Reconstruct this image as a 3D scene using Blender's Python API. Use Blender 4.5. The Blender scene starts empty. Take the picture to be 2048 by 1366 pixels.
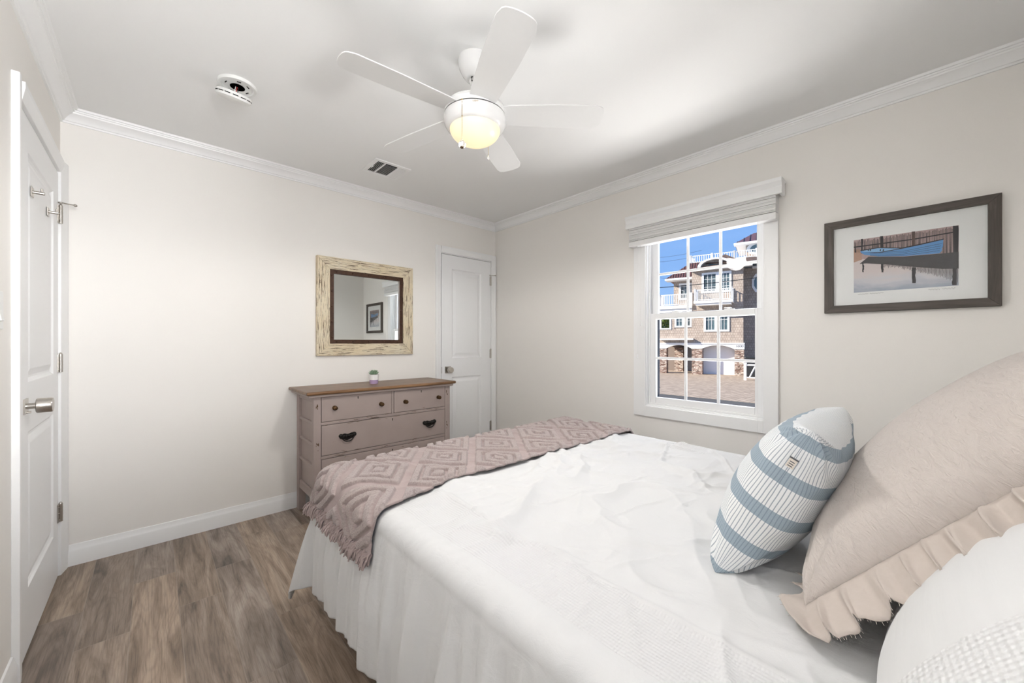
import bpy, math, random
import numpy as np
from mathutils import Matrix, Vector

random.seed(7)
RNG = np.random.default_rng(11)
S = bpy.context.scene
COL = S.collection
PI = math.pi

# ------------------------------------------------------------------ camera, world, sun, lights, exposure
EYE = 1.183
cam = bpy.data.cameras.new('camera')
cam.sensor_width = 36.0
cam.lens = 774.0 / 2048 * 36.0
cam.clip_start = 0.02
cam.clip_end = 400
cam.shift_y = 0.001
cam_o = bpy.data.objects.new('camera', cam)
COL.objects.link(cam_o)
cam_o.location = (0, 0, EYE)
cam_o.rotation_euler = (PI / 2, 0, -math.radians(42.9))
S.camera = cam_o

S.view_settings.view_transform = 'Standard'
S.view_settings.look = 'None'
S.view_settings.gamma = 1
S.view_settings.exposure = 0.78
S.view_settings.use_curve_mapping = False

W = bpy.data.worlds.new('sky')
S.world = W
W.use_nodes = True
wn = W.node_tree
wn.nodes.clear()
w_tc = wn.nodes.new('ShaderNodeTexCoord')
w_sp = wn.nodes.new('ShaderNodeSeparateXYZ')
w_rp = wn.nodes.new('ShaderNodeValToRGB')
w_bg = wn.nodes.new('ShaderNodeBackground')
w_ou = wn.nodes.new('ShaderNodeOutputWorld')
wn.links.new(w_tc.outputs['Generated'], w_sp.inputs[0])
wn.links.new(w_sp.outputs['Z'], w_rp.inputs[0])
wn.links.new(w_rp.outputs[0], w_bg.inputs[0])
wn.links.new(w_bg.outputs[0], w_ou.inputs[0])
cr = w_rp.color_ramp
cr.elements[0].position = 0.0
cr.elements[0].color = (0.42, 0.62, 0.92, 1)
cr.elements[1].position = 0.55
cr.elements[1].color = (0.13, 0.32, 0.78, 1)
e2 = cr.elements.new(0.16)
e2.color = (0.26, 0.48, 0.90, 1)
w_bg.inputs[1].default_value = 0.62


def light(name, kind, loc, energy, color=(1, 1, 1), size=None, size_y=None, aim=None, **kw):
    l = bpy.data.lights.new(name, kind)
    l.energy = energy
    l.color = color
    if kind == 'AREA':
        l.shape = 'RECTANGLE'
        l.size = size
        l.size_y = size_y or size
    for k, v in kw.items():
        setattr(l, k, v)
    o = bpy.data.objects.new(name, l)
    COL.objects.link(o)
    o.location = loc
    if aim is not None:
        d = Vector(aim) - Vector(loc)
        o.rotation_euler = d.to_track_quat('-Z', 'Y').to_euler()
    return o


light('sun', 'SUN', (0, 20, 30), 5.6, (1.0, 0.93, 0.83), angle=0.009,
      aim=(0 + 1.371, 20 - 1.418, 30 - 1.05))
# unseen fill lamps added outside both window openings to brighten the room like daylight
light('daylight_fill_bed_window', 'AREA', (4.05, 1.05, 3.05), 75, (0.97, 0.985, 1.0), 2.4, 1.5, aim=(2.5, 1.05, 1.45))  # added lamp, stands in for sky through the bed window
light('pavement_bounce_fill', 'AREA', (3.95, 1.05, -0.25), 165, (1.0, 0.985, 0.965), 2.6, 1.0, aim=(2.2, 1.05, 1.9))  # added to lift the ceiling, as sunlit pavement would
light('fill_added_window', 'AREA', (0.30, -1.75, 1.15), 95, (0.985, 0.99, 1.0), 2.6, 1.0, aim=(0.15, 0.0, 1.55))  # added fill for back wall and ceiling, through the made-up window
light('fill_added_window_right', 'AREA', (1.15, -1.75, 1.38), 315, (0.985, 0.99, 1.0), 2.2, 1.9, aim=(0.10, -0.3, 1.5))  # added fill sent leftwards through the made-up window
light('fill_added_window_far', 'AREA', (0.10, -4.0, 2.05), 150, (0.99, 0.99, 1.0), 4.2, 0.7, aim=(0.10, 0.0, 1.6))  # added level fill for the far wall and dresser

# ------------------------------------------------------------------ node helpers / materials
def new_mat(name):
    m = bpy.data.materials.new(name)
    m.use_nodes = True
    nt = m.node_tree
    b = nt.nodes['Principled BSDF']
    return m, nt, b


def nd(nt, typ, **kw):
    n = nt.nodes.new(typ)
    for k, v in kw.items():
        if k.startswith('i_'):
            key = k[2:]
            key = int(key) if key.isdigit() else key.replace('_', ' ')
            n.inputs[key].default_value = v
        else:
            setattr(n, k, v)
    return n


def mth(nt, op, a, b=None, c=None):
    n = nt.nodes.new('ShaderNodeMath')
    n.operation = op
    for i, v in enumerate((a, b, c)):
        if v is None:
            continue
        if isinstance(v, (int, float)):
            n.inputs[i].default_value = v
        else:
            nt.links.new(v, n.inputs[i])
    return n.outputs[0]


def mix(nt, fac, a, b):
    n = nt.nodes.new('ShaderNodeMix')
    n.data_type = 'RGBA'
    if isinstance(fac, (int, float)):
        n.inputs[0].default_value = fac
    else:
        nt.links.new(fac, n.inputs[0])
    for i, v in ((6, a), (7, b)):
        if isinstance(v, tuple):
            n.inputs[i].default_value = v if len(v) == 4 else v + (1,)
        else:
            nt.links.new(v, n.inputs[i])
    return n.outputs[2]


def ramp(nt, fac, stops):
    n = nt.nodes.new('ShaderNodeValToRGB')
    nt.links.new(fac, n.inputs[0])
    r = n.color_ramp
    while len(r.elements) < len(stops):
        r.elements.new(0.5)
    for e, (p, c) in zip(r.elements, stops):
        e.position = p
        e.color = c if len(c) == 4 else tuple(c) + (1,)
    return n.outputs[0]


def coords(nt, which='Object', scale=(1, 1, 1), loc=(0, 0, 0)):
    t = nt.nodes.new('ShaderNodeTexCoord')
    mp = nt.nodes.new('ShaderNodeMapping')
    mp.inputs['Scale'].default_value = scale
    mp.inputs['Location'].default_value = loc
    nt.links.new(t.outputs[which], mp.inputs[0])
    return mp.outputs[0]


def noise(nt, vec, scale, detail=3, rough=0.5, dist=0.0):
    n = nd(nt, 'ShaderNodeTexNoise')
    n.inputs['Scale'].default_value = scale
    n.inputs['Detail'].default_value = detail
    n.inputs['Roughness'].default_value = rough
    n.inputs['Distortion'].default_value = dist
    nt.links.new(vec, n.inputs['Vector'])
    return n.outputs['Fac']


def bump(nt, b, height, strength=0.3, dist=0.002):
    n = nd(nt, 'ShaderNodeBump')
    n.inputs['Strength'].default_value = strength
    n.inputs['Distance'].default_value = dist
    nt.links.new(height, n.inputs['Height'])
    nt.links.new(n.outputs[0], b.inputs['Normal'])
    return n


def plain(name, col, rough=0.5, metal=0.0, nscale=60, namt=0.04, bstr=0.05, spec=0.5, bdist=0.001):
    m, nt, b = new_mat(name)
    v = coords(nt)
    f = noise(nt, v, nscale, 3)
    lo = tuple(max(0, c * (1 - namt)) for c in col)
    hi = tuple(min(1, c * (1 + namt)) for c in col)
    nt.links.new(mix(nt, f, lo, hi), b.inputs['Base Color'])
    b.inputs['Roughness'].default_value = rough
    b.inputs['Metallic'].default_value = metal
    b.inputs['Specular IOR Level'].default_value = spec
    if bstr:
        bump(nt, b, f, bstr, bdist)
    return m


M = {}
M['wall'] = plain('wall_paint', (0.865, 0.838, 0.800), 0.7, nscale=220, namt=0.012, bstr=0.06, spec=0.25)
M['ceiling'] = plain('ceiling_paint', (0.88, 0.88, 0.872), 0.8, nscale=200, namt=0.01, bstr=0.04, spec=0.2)
M['trim'] = plain('trim_paint', (0.89, 0.89, 0.885), 0.35, nscale=40, namt=0.008, bstr=0.02)
M['door'] = plain('door_paint', (0.89, 0.893, 0.897), 0.38, nscale=60, namt=0.01, bstr=0.03)
M['vinyl'] = plain('window_vinyl', (0.88, 0.88, 0.88), 0.3, nscale=30, namt=0.006, bstr=0)
M['blind'] = plain('blind_slat_white', (0.86, 0.855, 0.85), 0.5, nscale=80, namt=0.02, bstr=0.02)
M['nickel'] = plain('brushed_nickel', (0.52, 0.49, 0.45), 0.28, 1.0, nscale=300, namt=0.1, bstr=0.05)
M['navy'] = plain('dark_navy_metal', (0.01, 0.016, 0.03), 0.4)
M['iron'] = plain('cast_black_iron', (0.012, 0.010, 0.009), 0.45, 0.4, nscale=300, namt=0.4, bstr=0.5)
M['bronze'] = plain('aged_brass', (0.10, 0.055, 0.025), 0.35, 0.8, nscale=200, namt=0.3, bstr=0.2)
M['dark'] = plain('dark_void', (0.01, 0.009, 0.008), 0.9, bstr=0)
M['fanwhite'] = plain('fan_enamel', (0.84, 0.835, 0.825), 0.18, nscale=30, namt=0.006, bstr=0)
M['bladewhite'] = plain('fan_blade_white', (0.80, 0.80, 0.79), 0.42, nscale=60, namt=0.01, bstr=0.02)
M['plastic'] = plain('white_plastic', (0.83, 0.83, 0.81), 0.4, nscale=30, namt=0.006, bstr=0)
M['chain'] = plain('brass_chain', (0.62, 0.48, 0.26), 0.3, 1.0, bstr=0)
M['red'] = plain('red_wire', (0.55, 0.06, 0.05), 0.5, bstr=0)
M['blackwire'] = plain('black_wire', (0.01, 0.01, 0.01), 0.5, bstr=0)
M['tan'] = plain('tan_lettering', (0.55, 0.40, 0.22), 0.6, bstr=0)
M['rail'] = plain('exterior_white', (0.85, 0.85, 0.84), 0.5, bstr=0)
M['mattress'] = plain('mattress_ticking', (0.75, 0.74, 0.72), 0.9, bstr=0.1)
M['frame_wood'] = plain('bed_frame_dark', (0.05, 0.04, 0.03), 0.6)
M['lilac'] = plain('lilac_glaze', (0.46, 0.34, 0.52), 0.35, bstr=0)
M['potwhite'] = plain('white_glaze', (0.82, 0.81, 0.79), 0.3, bstr=0)
M['succulent'] = plain('succulent_green', (0.20, 0.29, 0.19), 0.55, nscale=90, namt=0.35, bstr=0.1)
M['soil'] = plain('potting_soil', (0.04, 0.03, 0.02), 0.95, nscale=200, namt=0.5, bstr=0.6)
M['tag'] = plain('woven_tag', (0.72, 0.66, 0.58), 0.8, bstr=0)
M['shadewall'] = plain('garage_wall_painted_shade', (0.22, 0.175, 0.145), 0.8, bstr=0)  # brown darkened to paint in the shade behind the garage arches
M['fascia'] = plain('porch_soffit', (0.80, 0.76, 0.70), 0.6, bstr=0)
M['glassdark'] = plain('house_window_glass', (0.10, 0.17, 0.20), 0.08, nscale=1.4, namt=0.6, bstr=0)
M['garage_grey'] = plain('garage_door_grey', (0.36, 0.37, 0.40), 0.5, bstr=0)
M['garage_white'] = plain('garage_door_white', (0.84, 0.84, 0.86), 0.5, bstr=0)
M['bin'] = plain('bin_plastic', (0.02, 0.022, 0.024), 0.4, bstr=0)
M['numeral'] = plain('numeral_grey', (0.10, 0.10, 0.11), 0.5, bstr=0)
M['bark'] = plain('bark', (0.10, 0.07, 0.05), 0.9, nscale=12, namt=0.4, bstr=0.5)
M['leaf'] = plain('leaf_green', (0.13, 0.20, 0.035), 0.6, nscale=3, namt=0.5, bstr=0)
M['asphalt'] = plain('asphalt', (0.115, 0.112, 0.108), 1.0, nscale=30, namt=0.25, bstr=0.2, spec=0.05, bdist=0.005)


def glass_mat(name, refl=0.08, tint=(1, 1, 1)):
    m, nt, b = new_mat(name)
    nt.nodes.remove(b)
    out = nt.nodes['Material Output']
    tr = nd(nt, 'ShaderNodeBsdfTransparent')
    tr.inputs[0].default_value = tint + (1,)
    gl = nd(nt, 'ShaderNodeBsdfGlossy')
    gl.inputs['Roughness'].default_value = 0.01
    fr = nd(nt, 'ShaderNodeFresnel')
    fr.inputs[0].default_value = 1.35
    mx = nd(nt, 'ShaderNodeMixShader')
    nt.links.new(mth(nt, 'MULTIPLY', fr.outputs[0], refl / 0.08), mx.inputs[0])
    nt.links.new(tr.outputs[0], mx.inputs[1])
    nt.links.new(gl.outputs[0], mx.inputs[2])
    nt.links.new(mx.outputs[0], out.inputs[0])
    return m


M['glass'] = glass_mat('window_glass', 0.03)
M['picglass'] = glass_mat('picture_glass', 0.018)


def mat_mirror():
    m, nt, b = new_mat('mirror_silver')
    b.inputs['Base Color'].default_value = (0.80, 0.83, 0.83, 1)
    b.inputs['Metallic'].default_value = 1
    b.inputs['Roughness'].default_value = 0.01
    return m


M['mirror'] = mat_mirror()


def mat_bowl():
    m, nt, b = new_mat('frosted_lit_glass')
    b.inputs['Base Color'].default_value = (0.62, 0.56, 0.42, 1)
    b.inputs['Roughness'].default_value = 0.3
    lw = nd(nt, 'ShaderNodeLayerWeight')
    lw.inputs[0].default_value = 0.35
    c = ramp(nt, lw.outputs['Facing'], [(0.0, (1.0, 0.86, 0.56)), (1.0, (1.0, 0.74, 0.36))])
    nt.links.new(c, b.inputs['Emission Color'])
    b.inputs['Emission Strength'].default_value = 0.42
    return m


M['bowl'] = mat_bowl()


def mat_crystal():
    m, nt, b = new_mat('crystal_ball')
    b.inputs['Base Color'].default_value = (0.95, 0.92, 0.88, 1)
    b.inputs['Roughness'].default_value = 0.05
    b.inputs['Transmission Weight'].default_value = 0.7
    b.inputs['IOR'].default_value = 1.5
    return m


M['crystal'] = mat_crystal()


def mat_floor():
    m, nt, b = new_mat('wood_look_plank_tile')
    tc = nd(nt, 'ShaderNodeTexCoord')
    sp = nd(nt, 'ShaderNodeSeparateXYZ')
    nt.links.new(tc.outputs['Object'], sp.inputs[0])
    X, Y = sp.outputs[0], sp.outputs[1]
    PW, PL = 0.155, 0.93
    xr = mth(nt, 'DIVIDE', mth(nt, 'ADD', X, 0.067), PW)
    row = mth(nt, 'FLOOR', xr)
    wn1 = nd(nt, 'ShaderNodeTexWhiteNoise', noise_dimensions='1D')
    nt.links.new(row, wn1.inputs['W'])
    yr = mth(nt, 'ADD', mth(nt, 'DIVIDE', Y, PL), mth(nt, 'MULTIPLY', wn1.outputs['Value'], 3.7))
    colm = mth(nt, 'FLOOR', yr)
    cb = nd(nt, 'ShaderNodeCombineXYZ')
    nt.links.new(row, cb.inputs[0])
    nt.links.new(colm, cb.inputs[1])
    wn2 = nd(nt, 'ShaderNodeTexWhiteNoise', noise_dimensions='3D')
    nt.links.new(cb.outputs[0], wn2.inputs['Vector'])
    pid = wn2.outputs['Value']
    # grain coordinates
    g = nd(nt, 'ShaderNodeCombineXYZ')
    nt.links.new(mth(nt, 'MULTIPLY', X, 13.0), g.inputs[0])
    nt.links.new(mth(nt, 'ADD', mth(nt, 'MULTIPLY', Y, 1.5), mth(nt, 'MULTIPLY', pid, 40.0)), g.inputs[1])
    nt.links.new(mth(nt, 'MULTIPLY', pid, 23.0), g.inputs[2])
    big = noise(nt, g.outputs[0], 1.0, 5, 0.62, 1.6)
    g2 = nd(nt, 'ShaderNodeCombineXYZ')
    nt.links.new(mth(nt, 'MULTIPLY', X, 210.0), g2.inputs[0])
    nt.links.new(mth(nt, 'ADD', mth(nt, 'MULTIPLY', Y, 6.0), mth(nt, 'MULTIPLY', pid, 70.0)), g2.inputs[1])
    fine = noise(nt, g2.outputs[0], 1.0, 4, 0.6, 0.4)
    # growth-ring figure
    g3 = nd(nt, 'ShaderNodeCombineXYZ')
    nt.links.new(mth(nt, 'MULTIPLY', X, 5.0), g3.inputs[0])
    nt.links.new(mth(nt, 'ADD', mth(nt, 'MULTIPLY', Y, 0.8), mth(nt, 'MULTIPLY', pid, 11.0)), g3.inputs[1])
    rings = noise(nt, g3.outputs[0], 1.0, 2, 0.5, 0.8)
    ring = mth(nt, 'ABSOLUTE', mth(nt, 'SINE', mth(nt, 'MULTIPLY', rings, 60.0)))
    base = ramp(nt, big, [(0.26, (0.088, 0.068, 0.054)), (0.40, (0.245, 0.196, 0.156)),
                          (0.56, (0.38, 0.31, 0.252)), (0.76, (0.50, 0.435, 0.372))])
    tone = ramp(nt, pid, [(0.0, (0.72, 0.70, 0.72)), (0.35, (1.05, 0.97, 0.88)), (0.7, (0.86, 0.86, 0.90)), (1.0, (1.2, 1.1, 1.0))])
    mm = nd(nt, 'ShaderNodeMix', data_type='RGBA', blend_type='MULTIPLY')
    mm.inputs[0].default_value = 1.0
    nt.links.new(base, mm.inputs[6])
    nt.links.new(tone, mm.inputs[7])
    c = mix(nt, mth(nt, 'MULTIPLY', mth(nt, 'SUBTRACT', 0.52, fine), 2.0), mm.outputs[2], (0.06, 0.048, 0.04))
    c = mix(nt, mth(nt, 'MULTIPLY', mth(nt, 'POWER', ring, 6.0), 0.16), c, (0.07, 0.055, 0.045))
    # grout
    fx = mth(nt, 'FRACT', xr)
    fy = mth(nt, 'FRACT', yr)
    ex = mth(nt, 'MULTIPLY', mth(nt, 'MINIMUM', fx, mth(nt, 'SUBTRACT', 1.0, fx)), PW)
    ey = mth(nt, 'MULTIPLY', mth(nt, 'MINIMUM', fy, mth(nt, 'SUBTRACT', 1.0, fy)), PL)
    edge = mth(nt, 'LESS_THAN', mth(nt, 'MINIMUM', ex, ey), 0.0013)
    c = mix(nt, mth(nt, 'MULTIPLY', edge, 0.45), c, (0.36, 0.31, 0.26))
    nt.links.new(c, b.inputs['Base Color'])
    b.inputs['Roughness'].default_value = 0.42
    h = mth(nt, 'SUBTRACT', mth(nt, 'MULTIPLY', fine, 0.4), edge)
    bump(nt, b, h, 0.25, 0.0015)
    return m


M['floor'] = mat_floor()


def mat_wood(name, stops, axis='X', rough=0.45, sc=1.0, bstr=0.15):
    m, nt, b = new_mat(name)
    s = {'X': (2, 30, 30), 'Y': (30, 2, 30), 'Z': (30, 30, 2)}[axis]
    v = coords(nt, 'Object', tuple(k * sc for k in s))
    f = noise(nt, v, 1.0, 6, 0.6, 1.2)
    nt.links.new(ramp(nt, f, stops), b.inputs['Base Color'])
    b.inputs['Roughness'].default_value = rough
    bump(nt, b, f, bstr, 0.002)
    return m


M['walnut'] = mat_wood('worn_walnut_top', [(0.25, (0.045, 0.021, 0.009)), (0.5, (0.17, 0.085, 0.036)), (0.75, (0.33, 0.19, 0.095))], 'X', 0.35)
GREYST = [(0.2, (0.030, 0.024, 0.020)), (0.5, (0.072, 0.058, 0.048)), (0.8, (0.125, 0.105, 0.088))]
M['greywoodY'] = mat_wood('grey_stained_frame_rail', GREYST, 'Y', 0.5, 2.0)
M['greywoodZ'] = mat_wood('grey_stained_frame_stile', GREYST, 'Z', 0.5, 2.0)


def mat_chalk():
    m, nt, b = new_mat('distressed_taupe_chalk_paint')
    v = coords(nt)
    v2 = coords(nt, 'Object', (14, 14, 60))
    f = noise(nt, v2, 1.0, 5, 0.65, 0.4)
    soft = noise(nt, v, 7, 3)
    c = mix(nt, soft, (0.335, 0.27, 0.245), (0.41, 0.335, 0.307))
    wear = nd(nt, 'ShaderNodeMath', operation='GREATER_THAN')
    nt.links.new(f, wear.inputs[0])
    wear.inputs[1].default_value = 0.735
    # edge wear by geometry pointiness is avoided: scattered chips only
    c = mix(nt, wear.outputs[0], c, (0.05, 0.032, 0.022))
    nt.links.new(c, b.inputs['Base Color'])
    b.inputs['Roughness'].default_value = 0.5
    bump(nt, b, f, 0.12, 0.001)
    return m


M['chalk'] = mat_chalk()


def mat_distress(axis):
    m, nt, b = new_mat('cracked_cream_paint_' + ('horizontal' if axis == 'X' else 'vertical'))
    s = (7, 60, 170) if axis == 'X' else (170, 60, 7)
    v = coords(nt, 'Object', s)
    f = noise(nt, v, 1.0, 5, 0.65, 0.8)
    soft = noise(nt, coords(nt), 6, 2)
    cream = mix(nt, soft, (0.66, 0.53, 0.33), (0.74, 0.68, 0.55))
    c = mix(nt, mth(nt, 'MULTIPLY', mth(nt, 'GREATER_THAN', f, 0.56), 0.92), cream, (0.09, 0.05, 0.022))
    c = mix(nt, mth(nt, 'MULTIPLY', mth(nt, 'LESS_THAN', f, 0.40), 0.35), c, (0.45, 0.28, 0.11))
    nt.links.new(c, b.inputs['Base Color'])
    b.inputs['Roughness'].default_value = 0.65
    bump(nt, b, f, 0.5, 0.003)
    return m


M['creamX'] = mat_distress('X')
M['creamZ'] = mat_distress('Z')
M['rust'] = plain('rusted_strap', (0.060, 0.026, 0.013), 0.5, 0.3, nscale=60, namt=0.5, bstr=0.3)


def uv_sep(nt):
    u = nd(nt, 'ShaderNodeUVMap')
    s = nd(nt, 'ShaderNodeSeparateXYZ')
    nt.links.new(u.outputs[0], s.inputs[0])
    return u.outputs[0], s.outputs[0], s.outputs[1]


def band(nt, x, lo, hi):
    return mth(nt, 'MULTIPLY', mth(nt, 'GREATER_THAN', x, lo), mth(nt, 'LESS_THAN', x, hi))


def waffle(nt, a, b_, p, q):
    wa = mth(nt, 'SINE', mth(nt, 'MULTIPLY', a, 2 * PI / p))
    wb = mth(nt, 'SINE', mth(nt, 'MULTIPLY', b_, 2 * PI / q))
    return mth(nt, 'ADD', mth(nt, 'MULTIPLY', wa, 0.5), mth(nt, 'MULTIPLY', wb, 0.5))


def mat_duvet():
    m, nt, b = new_mat('white_cotton_duvet')
    uv, a, bb = uv_sep(nt)
    W_ = 1.52
    msk = mth(nt, 'ADD', band(nt, a, 0.02, 0.17), band(nt, a, W_ - 0.17, W_ - 0.02))
    wf = mth(nt, 'MULTIPLY', waffle(nt, a, bb, 0.0078, 0.0066), msk)
    sk = mth(nt, 'LESS_THAN', a, 0.02)
    pv = coords(nt, 'UV', (2.2, 27.0, 1))
    puck = mth(nt, 'MULTIPLY', noise(nt, pv, 1.0, 3, 0.55, 0.5), sk)
    fold = noise(nt, coords(nt, 'UV', (16, 11, 1)), 1.0, 4, 0.55, 1.0)
    fine = noise(nt, coords(nt, 'UV', (700, 700, 1)), 1.0, 2)
    h = mth(nt, 'ADD', mth(nt, 'MULTIPLY', wf, 0.24), mth(nt, 'MULTIPLY', puck, 0.8))
    h = mth(nt, 'ADD', h, mth(nt, 'MULTIPLY', fold, 0.9))
    h = mth(nt, 'ADD', h, mth(nt, 'MULTIPLY', fine, 0.08))
    # stitched seams either side of the waffle band
    for s0 in (0.02, 0.17, W_ - 0.17, W_ - 0.02):
        h = mth(nt, 'SUBTRACT', h, mth(nt, 'MULTIPLY', mth(nt, 'LESS_THAN', mth(nt, 'ABSOLUTE', mth(nt, 'SUBTRACT', a, s0)), 0.0028), 0.9))
    b.inputs['Base Color'].default_value = (0.83, 0.825, 0.82, 1)
    nt.links.new(mix(nt, fine, (0.665, 0.664, 0.663), (0.695, 0.694, 0.693)), b.inputs['Base Color'])
    b.inputs['Roughness'].default_value = 0.85
    b.inputs['Sheen Weight'].default_value = 0.15
    bump(nt, b, h, 0.55, 0.005)
    return m


def mat_white_sham():
    m, nt, b = new_mat('white_waffle_pillowcase')
    uv, a, bb = uv_sep(nt)
    msk = band(nt, a, 0.115, 0.225)
    wf = mth(nt, 'MULTIPLY', waffle(nt, a, bb, 0.0075, 0.0085), msk)
    puck = noise(nt, coords(nt, 'UV', (4, 50, 1)), 1.0, 3, 0.5, 0.4)
    h = mth(nt, 'ADD', mth(nt, 'MULTIPLY', wf, 0.45), mth(nt, 'MULTIPLY', puck, 0.45))
    for s0 in (0.115, 0.225):
        h = mth(nt, 'SUBTRACT', h, mth(nt, 'LESS_THAN', mth(nt, 'ABSOLUTE', mth(nt, 'SUBTRACT', a, s0)), 0.0022))
    nt.links.new(mix(nt, puck, (0.69, 0.688, 0.685), (0.73, 0.728, 0.725)), b.inputs['Base Color'])
    b.inputs['Roughness'].default_value = 0.85
    bump(nt, b, h, 0.5, 0.004)
    return m


def mat_blush():
    m, nt, b = new_mat('blush_linen_crinkle')
    uv, a, bb = uv_sep(nt)
    cr1 = noise(nt, coords(nt, 'UV', (30, 75, 1)), 1.0, 5, 0.6, 1.4)
    w1_ = noise(nt, coords(nt, 'UV', (28, 28, 1)), 1.0, 3, 0.5, 0.3)
    row = mth(nt, 'ABSOLUTE', mth(nt, 'SINE', mth(nt, 'ADD', mth(nt, 'MULTIPLY', bb, PI / 0.0135), mth(nt, 'MULTIPLY', w1_, 4.0))))
    pk = noise(nt, coords(nt, 'UV', (95, 60, 1)), 1.0, 3, 0.6, 0.6)
    quilt = mth(nt, 'ADD', mth(nt, 'MULTIPLY', row, 0.30), mth(nt, 'MULTIPLY', pk, 0.95))
    top = mth(nt, 'MINIMUM', mth(nt, 'MAXIMUM', mth(nt, 'ADD', mth(nt, 'MULTIPLY', bb, 7.0), mth(nt, 'MULTIPLY', a, -5.0)), 0.0), 1.0)
    h = mth(nt, 'ADD', mth(nt, 'MULTIPLY', cr1, 0.7), mth(nt, 'MULTIPLY', mth(nt, 'MULTIPLY', quilt, top), 0.75))
    nt.links.new(mix(nt, cr1, (0.51, 0.455, 0.418), (0.57, 0.518, 0.48)), b.inputs['Base Color'])
    b.inputs['Roughness'].default_value = 0.9
    b.inputs['Sheen Weight'].default_value = 0.1
    bump(nt, b, h, 0.85, 0.007)
    return m


def mat_ruffle():
    m, nt, b = new_mat('blush_linen_ruffle')
    f = noise(nt, coords(nt, 'UV', (90, 90, 1)), 1.0, 4, 0.6)
    nt.links.new(mix(nt, f, (0.51, 0.445, 0.395), (0.57, 0.505, 0.46)), b.inputs['Base Color'])
    b.inputs['Roughness'].default_value = 0.9
    bump(nt, b, f, 0.3, 0.002)
    return m


def mat_stripe():
    m, nt, b = new_mat('blue_and_white_striped_cotton')
    uv, a, bb = uv_sep(nt)
    wob = noise(nt, coords(nt, 'UV', (6, 9, 1)), 1.0, 2)
    a2 = mth(nt, 'ADD', a, mth(nt, 'MULTIPLY', mth(nt, 'SUBTRACT', wob, 0.5), 0.006))
    b2 = mth(nt, 'ADD', bb, mth(nt, 'MULTIPLY', mth(nt, 'SUBTRACT', wob, 0.5), 0.005))
    fb = mth(nt, 'FRACT', mth(nt, 'DIVIDE', mth(nt, 'ADD', b2, 0.505), 0.095))
    bandm = mth(nt, 'LESS_THAN', fb, 0.34)
    fl = mth(nt, 'FRACT', mth(nt, 'DIVIDE', a2, 0.0072))
    line = mth(nt, 'LESS_THAN', fl, 0.24)
    weave = noise(nt, coords(nt, 'UV', (500, 500, 1)), 1.0, 2)
    blue = mix(nt, weave, (0.265, 0.335, 0.395), (0.39, 0.46, 0.515))
    white = mix(nt, wob, (0.76, 0.785, 0.81), (0.82, 0.815, 0.79))
    c = mix(nt, bandm, white, blue)
    c = mix(nt, mth(nt, 'MULTIPLY', line, 0.75), c, (0.20, 0.255, 0.31))
    nt.links.new(c, b.inputs['Base Color'])
    b.inputs['Roughness'].default_value = 0.9
    cr1 = noise(nt, coords(nt, 'UV', (40, 12, 1)), 1.0, 3, 0.5, 0.6)
    bump(nt, b, mth(nt, 'ADD', cr1, mth(nt, 'MULTIPLY', line, 0.15)), 0.35, 0.003)
    return m


def mat_throw():
    m, nt, b = new_mat('mauve_tufted_cotton')
    at = nd(nt, 'ShaderNodeAttribute', attribute_name='tuft')
    f = noise(nt, coords(nt, 'UV', (170, 170, 1)), 1.0, 4, 0.7, 0.5)
    patch = noise(nt, coords(nt, 'UV', (5, 5, 1)), 1.0, 2)
    flat = mix(nt, f, (0.36, 0.28, 0.265), (0.44, 0.355, 0.34))
    t1 = mix(nt, patch, (0.53, 0.435, 0.395), (0.53, 0.46, 0.455))
    tuft = mix(nt, mth(nt, 'MULTIPLY', mth(nt, 'SUBTRACT', 0.58, f), 2.2), t1, (0.27, 0.20, 0.185))
    nt.links.new(mix(nt, at.outputs['Fac'], flat, tuft), b.inputs['Base Color'])
    b.inputs['Roughness'].default_value = 0.95
    b.inputs['Sheen Weight'].default_value = 0.25
    bump(nt, b, mth(nt, 'MULTIPLY', f, mth(nt, 'ADD', mth(nt, 'MULTIPLY', at.outputs['Fac'], 0.9), 0.1)), 0.9, 0.008)
    return m


M['duvet'] = mat_duvet()
M['whitesham'] = mat_white_sham()
M['blush'] = mat_blush()
M['ruffle'] = mat_ruffle()
M['stripe'] = mat_stripe()
M['throw'] = mat_throw()
M['fringe'] = plain('mauve_fringe_yarn', (0.36, 0.285, 0.27), 0.95, nscale=40, namt=0.3, bstr=0.2)


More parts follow.
